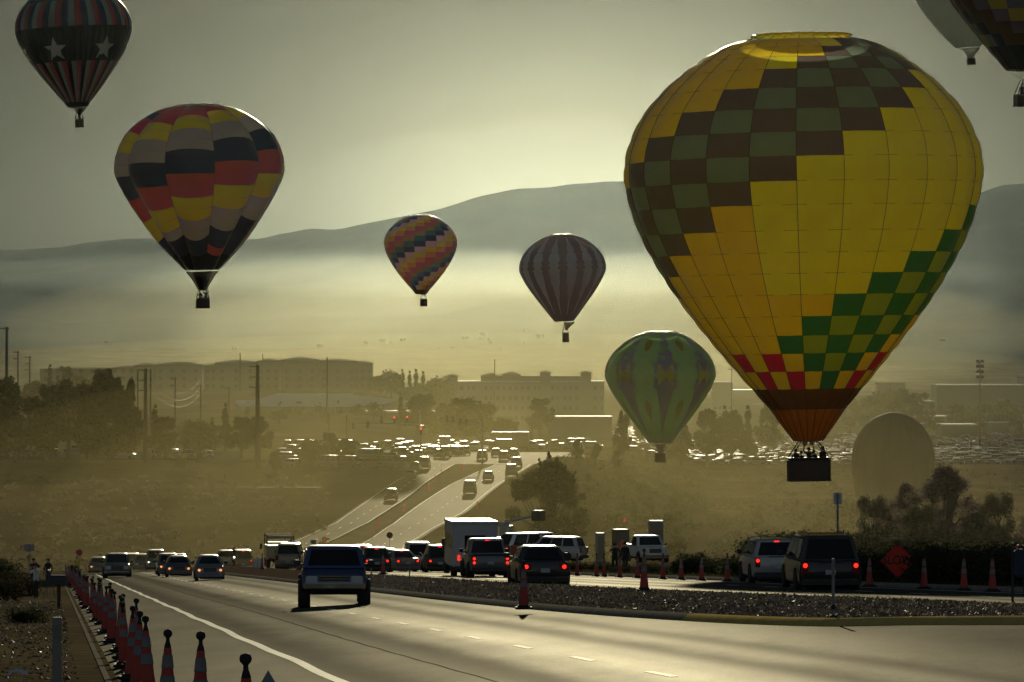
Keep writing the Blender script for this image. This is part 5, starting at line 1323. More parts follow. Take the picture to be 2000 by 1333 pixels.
for px, d, pt_, wk, ms, h0, lab in ((602, 955, 856, 1.5, TD, 12, 'dark lot tree, smallest of the group'), (641, 960, 845, 1.3, TH, 12, 'tallest dark lot tree'), (676, 950, 856, 1.6, TD, 12, 'rounded dark lot tree nearest the road'), (618, 940, 872, 2.0, TG, 8, 'low bushy lot tree in front'), (352, 925, 893, .9, TG, 8, 'single low bush tree in the open field'), (540, 915, 880, .7, TG, 8, 'thin scrub tree at the field edge')):
    tree_px(ms, h0, px, d, pt_, wk, lab, rnd.uniform(0,6), G)
G = 'hazy trees beyond the big dusty tree'
for px, d, pt_, wk, ms, h0, lab in ((1128, 960, 857, .75, TH, 12, 'hazy tree just beyond the big dusty one'), (1165, 980, 866, .8, TD, 12, 'second hazy tree beyond the big dusty one'), (1205, 950, 880, .9, TH, 12, 'hazy tree under the green balloon'), (1150, 880, 925, 1.0, TC, 9, 'low hazy tree at the foot of the others'), (1190, 860, 950, .9, TC, 9, 'low scrub tree under the hazy group'), (1215, 1000, 800, .45, TD, 12, 'tall slim hazy tree at the balloon edge')):
    tree_px(ms, h0, px, d, pt_, wk, lab, rnd.uniform(0,6), G)
G = 'far trees among the town'
far_t = [(783,1500,764,.8,TF),(815,1450,773,1.2,TD),(830,1500,770,1.2,TH),(905,1250,778,1.6,TH),(935,1280,782,1.6,TD),(990,1180,817,1.9,TG),(1055,1500,778,1.3,TH),(870,1400,786,1.5,TD),(585,1600,783,1.0,TD),(560,1600,790,1.2,TG),(660,1600,779,.9,TF),(625,1600,787,1.0,TG),(484,1600,783,1.0,TF),
         (700,1560,790,1.6,TG),(730,1560,785,1.4,TD),(745,1580,800,1.4,TG),(1415,1600,787,.7,TF),(1460,1550,786,.8,TF),(1430,1500,800,1.0,TD),(1380,1450,800,1.0,TH),(1500,1700,792,1.0,TH),(1700,1700,772,1.3,TD),(1660,1650,780,1.3,TH),(1760,1800,758,1.5,TD),(1735,1850,766,1.5,TG),(1795,1800,768,1.5,TH),
         (1960,1500,778,1.5,TD),(1925,1450,790,1.6,TH),(1985,1480,800,1.6,TD),(1900,1500,800,1.5,TG),(1830,1500,815,1.5,TG),(1870,1550,790,1.3,TH),(1940,1350,820,1.5,TD),(1990,1300,830,1.6,TH),(98,1800,708,.8,TF),(128,1800,716,.9,TH),(160,1800,735,1.2,TG),(70,1700,745,1.2,TG),
         (765,2000,724,1.1,TG),(786,2000,718,.7,TF),(800,2000,721,.7,TF),(812,2000,717,.8,TF),(826,2000,721,.7,TF),(850,2000,738,1.6,TG),(742,2000,732,1.2,TG),(880,1350,800,1.3,TG),(1250,1500,800,.8,TH),(1330,1350,820,.9,TD),(545,1500,800,1.3,TG),(1300,1300,850,.9,TG)]
far_t = [(a_, 2350 if (a_ > 1640 and b_ < 2300) else b_, c_, min(e_, 1.3), f_) for a_, b_, c_, e_, f_ in far_t]
for px, d, pt_, wk, ms in far_t:
    h0 = {id(TF):11, id(TG):8}.get(id(ms), 12); kind = {id(TF):'pointed conifer', id(TG):'low round tree'}.get(id(ms), 'bushy tree')
    where = 'on the rise beside the apartment block' if 740 <= px <= 860 and pt_ < 745 else 'below the solar array' if 480 <= px <= 760 else 'before the hospital' if 770 <= px <= 1060 else 'by the white block and green balloon' if 1200 < px < 1520 else 'near the long flat building' if px > 1600 else 'on the skyline behind the feathery trees'
    tree_px(ms, h0, px, d, pt_, wk, 'hazy %s %s' % (kind, where), rnd.uniform(0,6), G)
# ---- bushes
BU = [leaves_np('bush_leaves', [(rr.uniform(-.6,.6), rr.uniform(-.5,.5), rr.uniform(.15,.6)) for _ in range(12)], [rr.uniform(.3,.5) for _ in range(12)], 3200, .055, mm_, sd_) for rr, mm_, sd_ in ((random.Random(1), M_leafC, 31), (random.Random(2), M_leafD, 32), (random.Random(3), M_leafC, 33))]
def bush(loc, k, me, label, group=None, name='bush'):
    o = link(name, me, None, loc, rnd.uniform(0,6)); o.scale = k if isinstance(k, tuple) else (k,k,k*.9)
    return tag(o, label, 'bush', group)
G = 'dark bushes along the far verge'
for i in range(30):
    px = 1105 + i*31 + rnd.uniform(-8,8)
    if 1325 < px < 1350: continue
    d = 318000/(px-100)*rnd.uniform(.98,1.03); s = F/d; hgt = rnd.uniform(.9,1.3)*(.6 if px < 1350 else 1.0 if px < 1700 else 1.25)
    bush(at(px, d), (1.5*hgt/1.1, 1.4, hgt), BU[i % 3], 'rounded dark bush in the verge row behind the cones' if i % 2 else 'olive tinged bush in the verge row behind the cones', G)
G = 'scrub on the bank behind the verge'
for i in range(36):
    px = 1500 + rnd.random()*560; d = rnd.uniform(300, 420); k = rnd.uniform(1.8, 3.2)
    bush(at(px, d), (k, k, k*.72), BU[i % 3], 'ragged dark scrub bush on the bank behind the verge row', G)
bush(on(50, 72)+Vector((0,0,.05)), (.62,.6,.58), BU[0], 'low dark rounded shrub alone on the roadside soil')
bush(on(22, 44)+Vector((0,0,.1)), (1.3,1.2,1.25), BU[1], 'big olive bush at the picture edge behind the lone shrub', 'bushes on the roadside bank'); bush(on(0, 36)+Vector((0,0,.3)), (1.8,1.6,1.5), BU[2], 'dark bush on the bank behind the big olive one', 'bushes on the roadside bank'); bush(on(40, 34)+Vector((0,0,.2)), (1.0,1.2,.8), BU[1], 'smaller bush beside the photographers', 'bushes on the roadside bank'); bush(on(-20, 50)+Vector((0,0,.3)), (1.3,1.2,1.0), BU[1], 'bush cut by the picture edge', 'bushes on the roadside bank')
for px, d, k in ((1655,900,3.4),(1690,880,3.8),(1722,890,3.2),(1752,870,4.0),(1785,885,3.5),(1818,880,4.4),(1848,890,3.9),(1880,875,3.4)):
    bush(at(px, d), (k, k, k*1.05), BU[1 if px % 2 else 0], 'tall hazy scrub bush at the foot of the brown balloon dome', 'scrub at the foot of the brown dome')
# ---- ground cover: scrub over the valley sides, dry grass by the road
g = np.random.default_rng(5)
def scatter_stuff(name, rects, n, size, m, hh, seed, label_kind='stuff'):
    g = np.random.default_rng(seed); P = []
    for _ in range(n):
        a0, a1, d0, d1 = rects[g.integers(len(rects))]; d = d0+(d1-d0)*g.random(); px = a0+(a1-a0)*g.random()
        x = (px-1000)*d/F; P.append((x, d, ground_z(x, d)))
    C = np.array(P); ks = []
    me = leaves_np(name, [tuple(p+np.array([0,0,hh*.35])) for p in C], [(hh*g.uniform(.5,1.6), hh*g.uniform(.5,1.6), hh*.6*g.uniform(.5,1.2)) for _ in C], n*26, size, m, seed)
    return tag(link(name, me), kind='stuff')
scatter_stuff('scrub', [(1090,2300,560,1400),(1090,1900,600,1000)], 900, .32, M_leafC, 1.3, 41)
scatter_stuff('sagebrush', [(-300,640,560,900),(-200,560,600,900)], 700, .25, M_leafB, .6, 42)
def grass(name, n, fn, h, m, seed):
    g = np.random.default_rng(seed); v = np.empty((n,3,3)); 
    for i in range(n):
        x, y = fn(g); z = ground_z(x, y)+.08; a = g.uniform(0,6.28); hh = h*g.uniform(.4,1.3); w = .012*hh/.15
        v[i,0] = (x-math.cos(a)*w, y-math.sin(a)*w, z); v[i,1] = (x+math.cos(a)*w, y+math.sin(a)*w, z); v[i,2] = (x+g.normal()*hh*.4, y+g.normal()*hh*.4, z+hh)
    me = bpy.data.meshes.new(name); me.from_pydata(v.reshape(-1,3).tolist(), [], [(3*i,3*i+1,3*i+2) for i in range(n)]); me.materials.append(m); me.update(); return tag(link(name, me), kind='stuff')
def fl_(g):
    d = g.uniform(50, 330); c = -g.random()**1.5*16+.4; return c-.09*d, d
grass('dry_grass', 6000, fl_, .16, leaf_mat('dry_grass_blades', (.06,.048,.025), .3), 51)
def fr_(g):
    d = g.uniform(130, 430); c = 28.8+g.random()*4; return c-.09*d, d
grass('verge_grass', 9000, fr_, .18, MATS.get('x') or leaf_mat('verge_grass_blades', (.05,.045,.022), .3), 52)
# ---- gravel on the median and grit on the roadside
def stones(name, n, fn, smin, smax, m, seed, dz):
    g = np.random.default_rng(seed); base = np.array([(1,0,0),(-1,0,0),(0,1,0),(0,-1,0),(0,0,.7),(0,0,-.7)]); fs0 = np.array([(0,2,4),(2,1,4),(1,3,4),(3,0,4),(2,0,5),(1,2,5),(3,1,5),(0,3,5)])
    v = np.empty((n,6,3))
    for i in range(n):
        x, y = fn(g); r = g.uniform(smin, smax)*(1+g.random()**6); a = g.uniform(0,6.28); ca, sa_ = math.cos(a), math.sin(a)
        b_ = base*(1+.35*g.normal(size=(6,1)))*r; v[i,:,0] = x+b_[:,0]*ca-b_[:,1]*sa_; v[i,:,1] = y+b_[:,0]*sa_+b_[:,1]*ca; v[i,:,2] = ground_z(x, y)+dz+b_[:,2]+.3*r
    f = (fs0[None]+6*np.arange(n)[:,None,None]).reshape(-1,3)
    me = bpy.data.meshes.new(name); me.from_pydata(v.reshape(-1,3).tolist(), [], f.tolist())
    for q in m: me.materials.append(q)
    if len(m) > 1: me.polygons.foreach_set('material_index', np.repeat((g.random(n)*len(m)).astype(np.int32), 8))
    me.update(); return tag(link(name, me), kind='stuff')
MS = [mat('stone_brown', (.24,.16,.10), .75, spec=.15), mat('stone_dark', (.12,.08,.055), .8, spec=.1), mat('stone_pale', (.34,.25,.17), .55, spec=.25)]
def md_(g):
    while True:
        d = 66+g.random()**1.6*190; a, b_ = cs_left(d)+.3, cs_right(d)-.2
        if b_ > a: return a+(b_-a)*g.random()-.09*d, d
stones('median_gravel', 52000, md_, .014, .034, MS, 61, .10)
def rs_(g):
    d = g.uniform(48, 200); return .4-g.random()*9-.09*d, d
stones('roadside_grit', 9000, rs_, .01, .035, MS, 62, .11)

def mw_(g):
    while True:
        d = 70+g.random()*180; a, b_ = cs_left(d)+.3, cs_right(d)-.2
        if b_ > a and (math.sin(d*.35)+math.sin(d*.9+1)) > .7: return a+(b_-a)*g.random()-.09*d, d
grass('median_weeds', 2600, mw_, .14, MATS.get('x') or leaf_mat('weed_blades', (.10,.08,.045), .4), 71)
# ================================================================== TOWN
M_wallT = mat('tan_stucco', (.09,.075,.05), .9, noise=.1, nscale=.3); M_wallP = mat('pale_stucco', (.17,.15,.12), .9, noise=.1, nscale=.3); M_roofT = mat('roof_tiles', (.10,.075,.055), .9, spec=0.0, noise=.2, nscale=.8)
M_roofW = mat('white_roof', (.4,.4,.37), .7, spec=.05); M_roofG = mat('metal_roof', (.45,.45,.43), .25, metal=.4); M_win = mat('window_glass', (.06,.05,.035), .5, spec=.1)
def block(root, x0, x1, y0, y1, z0, z1, wall=M_wallT, roof='hip', rh=2.0, ov=.8, rm=M_roofT, win=(0,0), wz=3.1, nm='wall'):
    b = MB(); b.box(x0, x1, y0, y1, z0-6, z1); w = b.obj(nm, [wall], root)
    if roof == 'hip':
        i = min((x1-x0), (y1-y0))*.42
        v = [(x0-ov,y0-ov,z1+.02),(x1+ov,y0-ov,z1+.02),(x1+ov,y1+ov,z1+.02),(x0-ov,y1+ov,z1+.02),(x0+i,(y0+y1)/2-.2,z1+rh),(x1-i,(y0+y1)/2-.2,z1+rh),(x1-i,(y0+y1)/2+.2,z1+rh),(x0+i,(y0+y1)/2+.2,z1+rh)]
        b = MB(); b.add(v, [(3,2,1,0),(0,1,5,4),(1,2,6,5),(2,3,7,6),(3,0,4,7),(4,5,6,7)]); b.obj('roof', [rm], root)
    elif roof == 'flat':
        b = MB(); b.box(x0-.2, x1+.2, y0-.2, y1+.2, z1+.01, z1+.5); b.obj('roof', [rm], root)
    nx, nz = win
    if nx:
        me = None
        for i in range(nx):
            for j in range(nz):
                x = x0+(x1-x0)*(i+.5)/nx; z = z0+1.2+j*wz
                if me is None: me = MB().box(-.7,.7,-.05,.05,0,1.5).me('window', [M_win])
                link('window', me, root, (x, y0-.06, z))
# apartment block along the rise
d = 2010; s = F/d
ap = empty('apartment_block', (0, d, 0), 0, 'long low apartment block with stepped hipped roofs along the rise', 'building')
zb = -13
for i, (a, e, ty, rh, dy) in enumerate(((78,215,718,.5,0),(214,262,715,1.0,8),(262,300,709,1.2,0),(300,392,707,1.4,6),(395,432,711,.8,12),(420,503,703,1.2,0),(500,545,701,1.0,6),(548,622,697,1.4,0),(618,700,701,1.0,5),(690,727,705,1.0,0))):
    x0, x1 = (a-1000)/s, (e-1000)/s; z1 = -(ty-HZ)/s - rh + (0 if ty > 702 else 0)
    block(ap, x0, x1, dy, dy+16+i % 3, zb, z1, M_wallT, 'hip', rh, .6, M_roofT, (max(3, int((x1-x0)/4.2)), 3), 3.0)
# hospital
d = 2060; s = F/d
ho = empty('hospital', (0, d, 0), 0, 'wide pale hospital with small hip roofed towers', 'building'); zb = -26
block(ho, (872-1000)/s, (1180-1000)/s, 0, 30, zb, -(747-HZ)/s, M_wallP, 'flat', 0, 0, M_roofW, (26, 4), 4.0)
block(ho, (940-1000)/s, (1150-1000)/s, 10, 34, zb, -(738-HZ)/s, M_wallP, 'flat', 0, 0, M_roofT)
for px, top, w in ((883,736,22),(1065,729,20),(1144,730,20)):
    block(ho, (px-w/2-1000)/s, (px+w/2-1000)/s, -2, 4, zb, -(top-HZ)/s, M_wallP, 'hip', 1.1, 1.2, M_roofT, nm='tower_wall')
for px, top, w in ((957,736,36),(999,733,36)): block(ho, (px-w/2-1000)/s, (px+w/2-1000)/s, 6, 14, zb, -(top-HZ)/s, M_wallP, 'hip', 1.5, .6, M_roofT, nm='gable_wall')
for i in range(12): b = MB(); x = (885+i*26-1000)/s; b.box(x-.5, x+.5, -.5, -.02, zb, -(750-HZ)/s); b.obj('pilaster', [M_wallP], ho)
def bld(name, px0, px1, d, py, depth, label, wall, rm, roof='flat', rh=2, win=(0,0), down=None):
    s = F/d; zg2 = ground_z(((px0+px1)/2-1000)/s, d); r = empty(name, (0, d, 0), 0, label, 'building'); block(r, (px0-1000)/s, (px1-1000)/s, 0, depth, zg2, -(py-HZ)/s, wall, roof, rh, .5, rm, win); return r
bld('office_block', 1392, 1431, 2800, 748, 22, 'pale flat roofed block between the green and yellow balloons', M_wallP, M_roofW, win=(4,2))
r_ = bld('warehouse', 1829, 2080, 2950, 753, 40, 'long dark flat warehouse near the picture edge', M_wallT, M_roofG, win=(14,1))
bld('warehouse', 1992, 2060, 3050, 738, 20, 'taller block behind the long dark warehouse', M_wallT, M_roofT)
bld('warehouse', 1714, 1768, 3100, 749, 20, 'small hazy block among the trees beside the yellow balloon', M_wallT, M_roofT, win=(4,1))
bld('store', -60, 10, 1100, 833, 20, 'dark store at the picture edge behind the lot', M_wallT, M_roofT, win=(3,1))
bld('store', 690, 870, 1620, 806, 20, 'long low store wall behind the traffic signals', M_wallT, M_roofW); bld('store', 1070, 1195, 1500, 817, 20, 'low store with a pale roof edge under the hospital', M_wallP, M_roofW)
bld('store', 565, 690, 1750, 802, 10, 'low wall like store under the solar array', M_wallT, M_roofT)
def auto_d(px, py, h=5.0):
    d = 1150.0
    while d < 3600:
        if HZ - F*(ground_z((px-1000)*d/F, d)+h)/d <= py: return d
        d += 10
    return 3500.0
for px0, px1, d, py, lab in ((1430,1500,1950,763,'flat pale roof between white block and yellow balloon'),(1470,1520,1500,790,'low roof beside the yellow balloon skirt'),(1783,1850,1650,815,'broad pale roof under the long warehouse'),(1838,1908,1450,831,'shining long roof in the middle of the car park'),(1765,1900,1800,785,'thin bright roof line before the long warehouse'),(1765,1805,1450,828,'small bright roof beside the brown dome'),(1930,1970,1500,826,'small shining roof near the picture edge')):
    bld('shed', px0, px1, auto_d((px0+px1)/2, py), py, 24, lab, M_wallT, M_roofG)
# carport roofs with solar panels
sa_ = empty('solar_carport', (0, 0, 0), 0, 'field of shining solar panel rows on carports below the apartment block', 'solar array')
M_sol = matte('solar_matte_sheen', (.40,.39,.33), .2, .3)
pm = None
for i in range(15):
    d = 1565+i*13; s = F/d; zt = ground_z((600-1000)/s, d)+3.6
    a, e = 455+ (6*i if i > 6 else 10-i), 700+ [0,20,30,40,45,50,55,60,50,40,30,20,0,-20,-40][i]*1.2
    for j, (p0, p1) in enumerate(((a, a+75+i*2), (a+80+i*2, a+150), (a+154, (a+e)/2+40), ((a+e)/2+45, e))):
        if p1-p0 < 8: continue
        x0, x1 = (p0-1000)/s, (p1-1000)/s; b = MB(); v = [(x0,d,zt),(x1,d,zt),(x1,d+7,zt+.36),(x0,d+7,zt+.36)]
        vv = v+[(x,y,z-.15) for x,y,z in v]; b.add(vv, [(0,1,2,3),(7,6,5,4),(4,5,1,0),(5,6,2,1),(6,7,3,2),(7,4,0,3)]); b.obj('panel_row', [M_sol], sa_)
        for q in (x0+.5, x1-.5): b = MB(); b.box(q-.1,q+.1,d+3.4,d+3.6,ground_z(q,d)-1,zt+.02); b.obj('post', [M_post], sa_)
# long bus / trailer and shelters at the crossroads
def trailer(px0, px1, d, py0, label, name='trailer'):
    s = F/d; x0, x1 = (px0-1000)/s, (px1-1000)/s; xm = (x0+x1)/2; z0 = ground_z(xm, d); z1 = -(py0-HZ)/s; r = empty(name, (xm, d, z0), 0, label, 'trailer'); hw = (x1-x0)/2; h = z1-z0
    b = MB(); b.rbox(-hw, hw, -1.2, 1.2, .9, h, .08); b.obj('body', [PC['tan']], r); b = MB(); b.box(-hw+.05, hw-.05, -1.15, 1.15, h, h+.05); b.obj('roof', [M_roofG], r)
    for q in (-hw*.7, -hw*.5, hw*.6, hw*.8):
        for sy in (-1,1): b = MB(); b.lathe([(.25,-.12),(.5,-.1),(.5,.1),(.25,.12)], 12, (q, sy*1.0, .5), 'y'); b.obj('wheel', [M_tyre], r)
    return r
trailer(960, 1033, 1100, 844, 'long box trailer with a shining roof at the crossroads'); trailer(969, 1000, 1085, 858, 'short box trailer with a bright roof before the long one'); trailer(858, 880, 1060, 853, 'small dark box truck in the crossroads queue')
# town sparkle on the far plain
def mz(x, d):
    p = 1000+F*x/d; top = (HZ-ridge(p))/F*6210; u = (d-3900)/2310.0; z = -4+(top+4)*(0.30*u+0.70*u**1.9)
    return z+(mn.fractal(Vector((x*.0022, d*.0016, 1.7)), 1.0, 2.0, 6)*34+abs(mn.noise(Vector((x*.006, d*.0012, 4.0))))*(-34))*min(1, u*1.5)*(1-u)**.6
hm = {}
for k in range(5):
    b = MB(); b.mi = 0; w = .9+k*.35; b.box(-w, w, -2, 2, -6, 1.6); b.mi = 1; t_ = .018+.006*k
    b.add([(-w-.1,-2.2,1.65),(w+.1,-2.2,1.65),(w+.1,2.2,1.65+4.4*t_*2),(-w-.1,2.2,1.65+4.4*t_*2)], [(0,1,2,3)]); hm[k] = b.me('far_house', [M_wallT, mat('far_house_roof', (.07,.06,.045), .8, spec=.02)])
r2 = random.Random(77)
for i in range(34):
    px = r2.gauss(840, 110) if i < 26 else r2.uniform(120, 1900); d = r2.uniform(4080, 4560); x = (px-1000)*d/F
    tag(link('far_house', hm[r2.randrange(5)], None, (x, d, mz(x, d)+1.0), r2.uniform(-.6,.6)), 'far house with a glinting roof scattered over the hazy foothill', 'house', 'far houses on the foothill')
# ================================================================== FAR ROADS AND CAR PARKS
FR = [(700,560,640,705,800),(745,650,722,765,868),(778,683,757,795,910),(810,712,787,822,933),(843,737,812,850,955),(875,763,832,878,978),(900,785,850,905,1000),(925,806,868,930,1018),(945,825,884,955,1035),(962,838,897,970,1045)]
def fx(d, k):
    if d >= 700: return (lerp_tab([(r[0], r[k]) for r in FR], d)-1000)*d/F
    a = {1:(.9,11.8),2:(11.6,11.6),3:(16.8,16.8),4:(28.3,28.3)}[k][0] - .09*470
    e = (FR[0][k]-1000)*.07; return a+(e-a)*sstep(460, 700, d)
def far_strip(name, k0, k1, m, off, d0=462, d1=962):
    return strip(name, frange(d0, d1, 8), lambda d: spread(fx(d, k0), fx(d, k1), 6), m, off, fn=True)
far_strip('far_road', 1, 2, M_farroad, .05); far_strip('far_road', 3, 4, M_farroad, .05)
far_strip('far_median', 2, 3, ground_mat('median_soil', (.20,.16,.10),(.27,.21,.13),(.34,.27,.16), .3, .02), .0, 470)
def far_line(name, k, inset, w, d0=640, d1=955, m=None):
    strip(name, frange(d0, d1, 5), lambda d: [fx(d, k)+inset-w/2, fx(d, k)+inset+w/2], m or M_line, .09, fn=True)
for k, i_ in ((1,.5),(2,-.4),(3,.4),(4,-.5)): far_line('far_edge_line', k, i_, .14)
for k, sg_ in ((2,-.1),(3,-.1),(4,.25)): strip('far_kerb', frange(640, 955, 8), lambda d: [fx(d,k)+sg_-.1, fx(d,k)+sg_+.15], M_conc, .16, fn=True)
for frac in (.5,):
    b = MB()
    for kk in ((1,2),(3,4)):
        d = 660
        while d < 950:
            xa = fx(d,kk[0])*(1-frac)+fx(d,kk[1])*frac; xe = fx(d+3,kk[0])*(1-frac)+fx(d+3,kk[1])*frac
            b.add([(xa-.08,d,ground_z(xa,d)+.09),(xa+.08,d,ground_z(xa,d)+.09),(xe+.08,d+3,ground_z(xe,d+3)+.09),(xe-.08,d+3,ground_z(xe,d+3)+.09)], [(0,1,2,3)]); d += 12
    tag(b.obj('far_lane_line', [M_line]), kind='structure')
def pad(name, px0, px1, d0, d1, m, off=.06, n=14):
    return strip(name, frange(d0, d1, 6), lambda d: spread(((px0(d) if callable(px0) else px0)-1000)*d/F, ((px1(d) if callable(px1) else px1)-1000)*d/F, n), m, off, fn=True)
pad('crossroads', lambda d: 838-(d-955)*1.0, lambda d: 1045+(d-955)*.9, 955, 1062, M_farroad, .08)
pad('cross_street', 1090, 1350, 1000, 1018, M_farroad, .07); pad('cross_street', 380, 740, 955, 968, M_lot, .07)
pad('roadside_lot', lambda d: 520+(d-960)*.1, lambda d: 800-(d-905)*.1, 905, 1130, M_lot, .05)
pad('field_lot', -150, 470, 968, 1040, M_lot, .05); pad('car_park', 1340, 2150, 1480, 2200, M_lot, .05)
pad('field_track', -100, 330, 878, 884, M_farroad, .05); pad('field_track', 250, 640, 855, 861, M_farroad, .05)
cols = ['black','silver','white','navy','red','tan','grey','steel','green','maroon']; kinds = ['sedan','suv','minivan','pickup','hatch','wagon','van']
r3 = random.Random(12); cnt = [0]; FAW, FTO = math.pi-.06, -.06
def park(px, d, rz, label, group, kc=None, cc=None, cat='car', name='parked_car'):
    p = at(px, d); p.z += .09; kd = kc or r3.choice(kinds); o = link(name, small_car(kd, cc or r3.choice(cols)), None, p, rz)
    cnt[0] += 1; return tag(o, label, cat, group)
def rows(px0, px1, ds_, step, label, group, rz, keep=.85, jit=.5):
    for i, d in enumerate(ds_):
        s = F/d; x = px0+r3.uniform(0, step*s*.5)
        while x < px1:
            if r3.random() < keep: park(x, d+r3.uniform(-jit,jit), rz+r3.choice((0, math.pi))+r3.uniform(-.06,.06), label, group)
            x += step*s
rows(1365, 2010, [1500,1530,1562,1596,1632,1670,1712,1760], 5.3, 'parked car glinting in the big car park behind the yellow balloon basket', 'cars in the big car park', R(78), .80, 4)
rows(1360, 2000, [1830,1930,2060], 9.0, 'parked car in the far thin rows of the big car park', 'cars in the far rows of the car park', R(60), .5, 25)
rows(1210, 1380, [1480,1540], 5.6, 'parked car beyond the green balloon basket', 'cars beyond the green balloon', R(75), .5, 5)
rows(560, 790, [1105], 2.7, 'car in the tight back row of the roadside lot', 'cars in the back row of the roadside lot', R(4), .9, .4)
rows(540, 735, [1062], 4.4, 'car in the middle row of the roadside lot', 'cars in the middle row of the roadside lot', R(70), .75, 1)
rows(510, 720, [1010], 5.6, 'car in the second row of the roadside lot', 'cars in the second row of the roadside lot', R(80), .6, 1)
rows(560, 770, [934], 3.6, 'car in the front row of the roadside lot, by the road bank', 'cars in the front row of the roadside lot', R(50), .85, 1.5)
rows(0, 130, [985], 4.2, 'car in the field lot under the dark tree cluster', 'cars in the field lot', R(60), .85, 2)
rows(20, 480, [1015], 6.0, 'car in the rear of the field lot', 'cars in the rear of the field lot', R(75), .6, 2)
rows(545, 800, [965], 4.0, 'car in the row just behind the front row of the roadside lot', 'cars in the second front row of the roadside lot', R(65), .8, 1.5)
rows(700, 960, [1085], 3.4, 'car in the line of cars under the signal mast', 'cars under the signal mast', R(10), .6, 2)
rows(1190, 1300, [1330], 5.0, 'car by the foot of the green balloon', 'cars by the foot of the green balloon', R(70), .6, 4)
# the furthest cars, too many to tell apart, as one mass
fb = MB(); pal = ['black','silver','grey','navy','tan']
for i in range(420):
    z_ = r3.random(); d = r3.uniform(1560, 2250) if z_ < .75 else r3.uniform(1450, 2000); px = r3.uniform(1370, 2080) if z_ < .75 else r3.uniform(1200, 1380)
    d = round(d/24)*24; x = (px-1000)*d/F; zg2 = ground_z(x, d); a = R(80)+r3.uniform(-.08,.08); ca, sa2 = math.cos(a), math.sin(a); h = r3.uniform(1.4, 1.9)
    prof = [(-2.2,.25),(-2.25,.75),(-1.2,.98),(-.55,h-.03),(.2,h+.02),(1.3,h-.04),(1.9,1.0),(2.25,.9),(2.2,.25)]
    vs = [(x+(-.85*k)*ca-y*sa2, d+(-.85*k)*sa2+y*ca, zg2+z) for k in (1, -1) for y, z in prof]; n9 = len(prof)
    fb.mi = r3.randrange(5); fb.add(vs, [tuple(range(n9-1,-1,-1)), tuple(range(n9, 2*n9))]+[(q_, (q_+1) % n9, n9+(q_+1) % n9, n9+q_) for q_ in range(n9)])
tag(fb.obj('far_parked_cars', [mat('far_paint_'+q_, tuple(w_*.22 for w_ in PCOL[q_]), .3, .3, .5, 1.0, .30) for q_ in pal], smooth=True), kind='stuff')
for px, kd, cc, lab in ((238,'van','white','white van with a bright long roof beside the thick pole'),(308,'suv','grey','grey SUV alone past the thick pole'),(342,'sedan','silver','silver car second past the thick pole'),(371,'suv','black','dark SUV third past the thick pole'),(407,'wagon','silver','silver wagon fourth past the thick pole')): park(px, 972, R(80) if px == 238 else R(10), lab, None, kd, cc)
rows(1030, 1180, [1120,1160], 4.4, 'car in the queue beyond the long trailer', 'cars beyond the long trailer', R(75), .7, 2)
rows(820, 950, [1500], 4.4, 'distant car in the thin line behind the traffic signals', 'cars behind the traffic signals', R(80), .8, 2)
# moving traffic on the far road, one by one
for px, py, kd, cc, rz, lab in ((764,975,'suv','black',FTO,'dark SUV with a roof box coming down the far road alone'),(801,932,'sedan','grey',FAW,'dark car last of the three leaving the crossroads downhill'),(811,920,'suv','black',FAW,'dark SUV in the middle of three at the top of the bend'),(829,914,'van','grey',FAW,'boxy van beside the dark SUV at the top of the bend'),
        (918,963,'van','tan',FAW,'tan van alone on the uphill carriageway'),(954,936,'wagon','silver',FAW,'pale car following up the uphill carriageway'),(999,929,'van','maroon',FAW,'red tailed van at the tree edge on the uphill carriageway'),(1009,910,'suv','black',FAW,'dark SUV entering the bend beside the red tailed van'),
        (985,897,'minivan','grey',FAW,'grey minivan at the edge of the crossroads'),(1004,893,'suv','grey',FAW,'grey SUV beside the minivan at the crossroads'),(942,896,'suv','tan',FAW,'tan SUV alone in the middle of the crossroads'),(969,890,'wagon','grey',FAW,'dark wagon turning at the crossroads'),(899,888,'minivan','silver',FTO,'silver minivan heading the oncoming queue')):
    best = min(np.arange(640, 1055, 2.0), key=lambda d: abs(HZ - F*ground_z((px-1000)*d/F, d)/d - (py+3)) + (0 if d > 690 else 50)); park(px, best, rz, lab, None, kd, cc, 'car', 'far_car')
q = 0
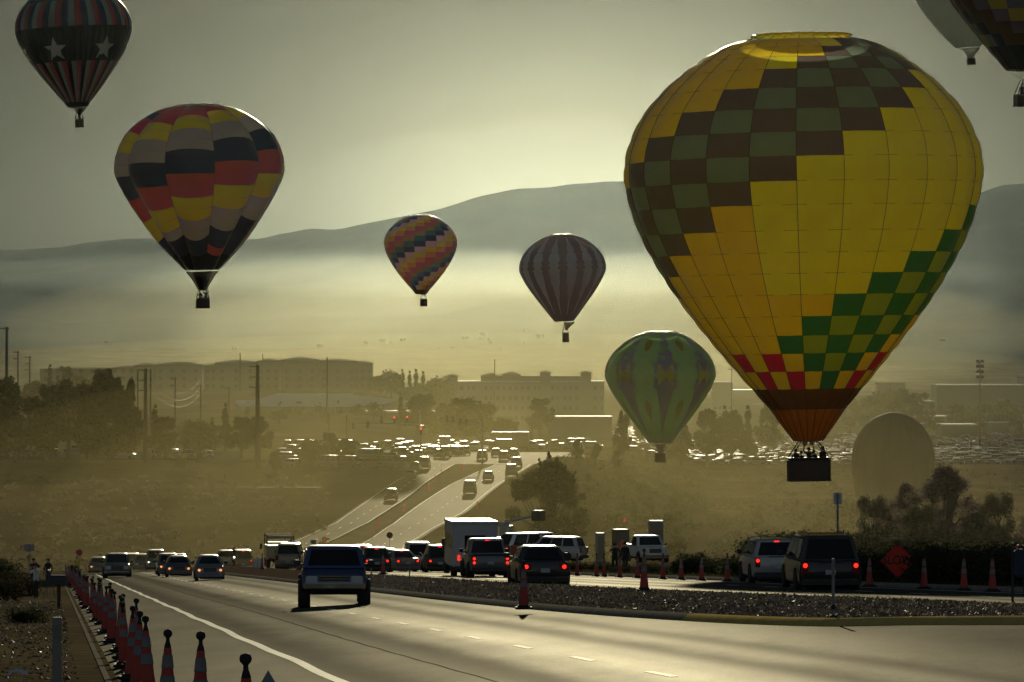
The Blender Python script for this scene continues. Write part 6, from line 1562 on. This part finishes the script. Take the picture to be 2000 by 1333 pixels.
for d, pxs_ in ((975,(785,806,817)),(990,(777,792,812,858,870)),(1010,(779,803,827,841,852,864,888,909)),(1030,(771,790,808,829,846,880,893,903)),(1050,(775,786,798,838,850,868,896)),(1080,(786,838,862,893,905,925)),(1110,(880,905,922,930))):
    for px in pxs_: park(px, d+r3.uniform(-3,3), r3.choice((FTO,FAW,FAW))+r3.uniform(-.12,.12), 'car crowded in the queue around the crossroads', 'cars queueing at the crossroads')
# small markers on the far road
for px, d in ((634,690),(862,905),(905,925),(740,735),(790,775),(838,850),(870,700),(885,740),(932,790),(730,720),(850,880)):
    o = link('marker_post', MB().box(-.07,.07,-.05,.05,0,1.3).me('marker_post', [M_signo]), None, at(px, d)+Vector((0,0,.05))); tag(o, 'thin marker post beside the far bending road', 'post', 'marker posts on the far road')
print('small cars', cnt[0])

# tar seams and cracks in the asphalt
M_tar = road_mat('tar', (.014,.013,.012), None, .5, .0, .012)
for i, (c0, w_) in enumerate(((5.95,.012),(22.7,.014))):
    b = MB()
    for dd in frange(46 if c0 < 12 else 66 if c0 > 16 else 40, 300 if c0 < 12 else 260, 1.5):
        pass
    strip('tar_seam', frange(46, 300, 1.5) if c0 < 12 else frange(150, 330, 2) if c0 > 16 else frange(36, 70, 1.5), lambda d: [c0+.05*math.sin(d*.05+i)+.012*math.sin(d*.9)-w_, c0+.05*math.sin(d*.05+i)+.012*math.sin(d*.9)+w_], M_tar, .007)
for k in range(5):
    d0 = 44+k*k*.35+r3.uniform(0, 5); ca = r3.uniform(1.2, 6); cb = ca+r3.uniform(1.5, 5)
    if cb > 11: cb = 11
    vs = []; N_ = 14
    for j in range(N_+1):
        c_ = ca+(cb-ca)*j/N_; d_ = d0+.35*math.sin(j*1.3+k)+r3.uniform(-.15,.15)
        for q in (-.03,.03): x = c_-.09*d_; vs.append((x, d_+q, ground_z(x, d_+q)+.0065))
    tag(link('road_crack', mesh('road_crack', vs, [(2*j,2*j+1,2*j+3,2*j+2) for j in range(N_)], M_tar)), kind='structure')
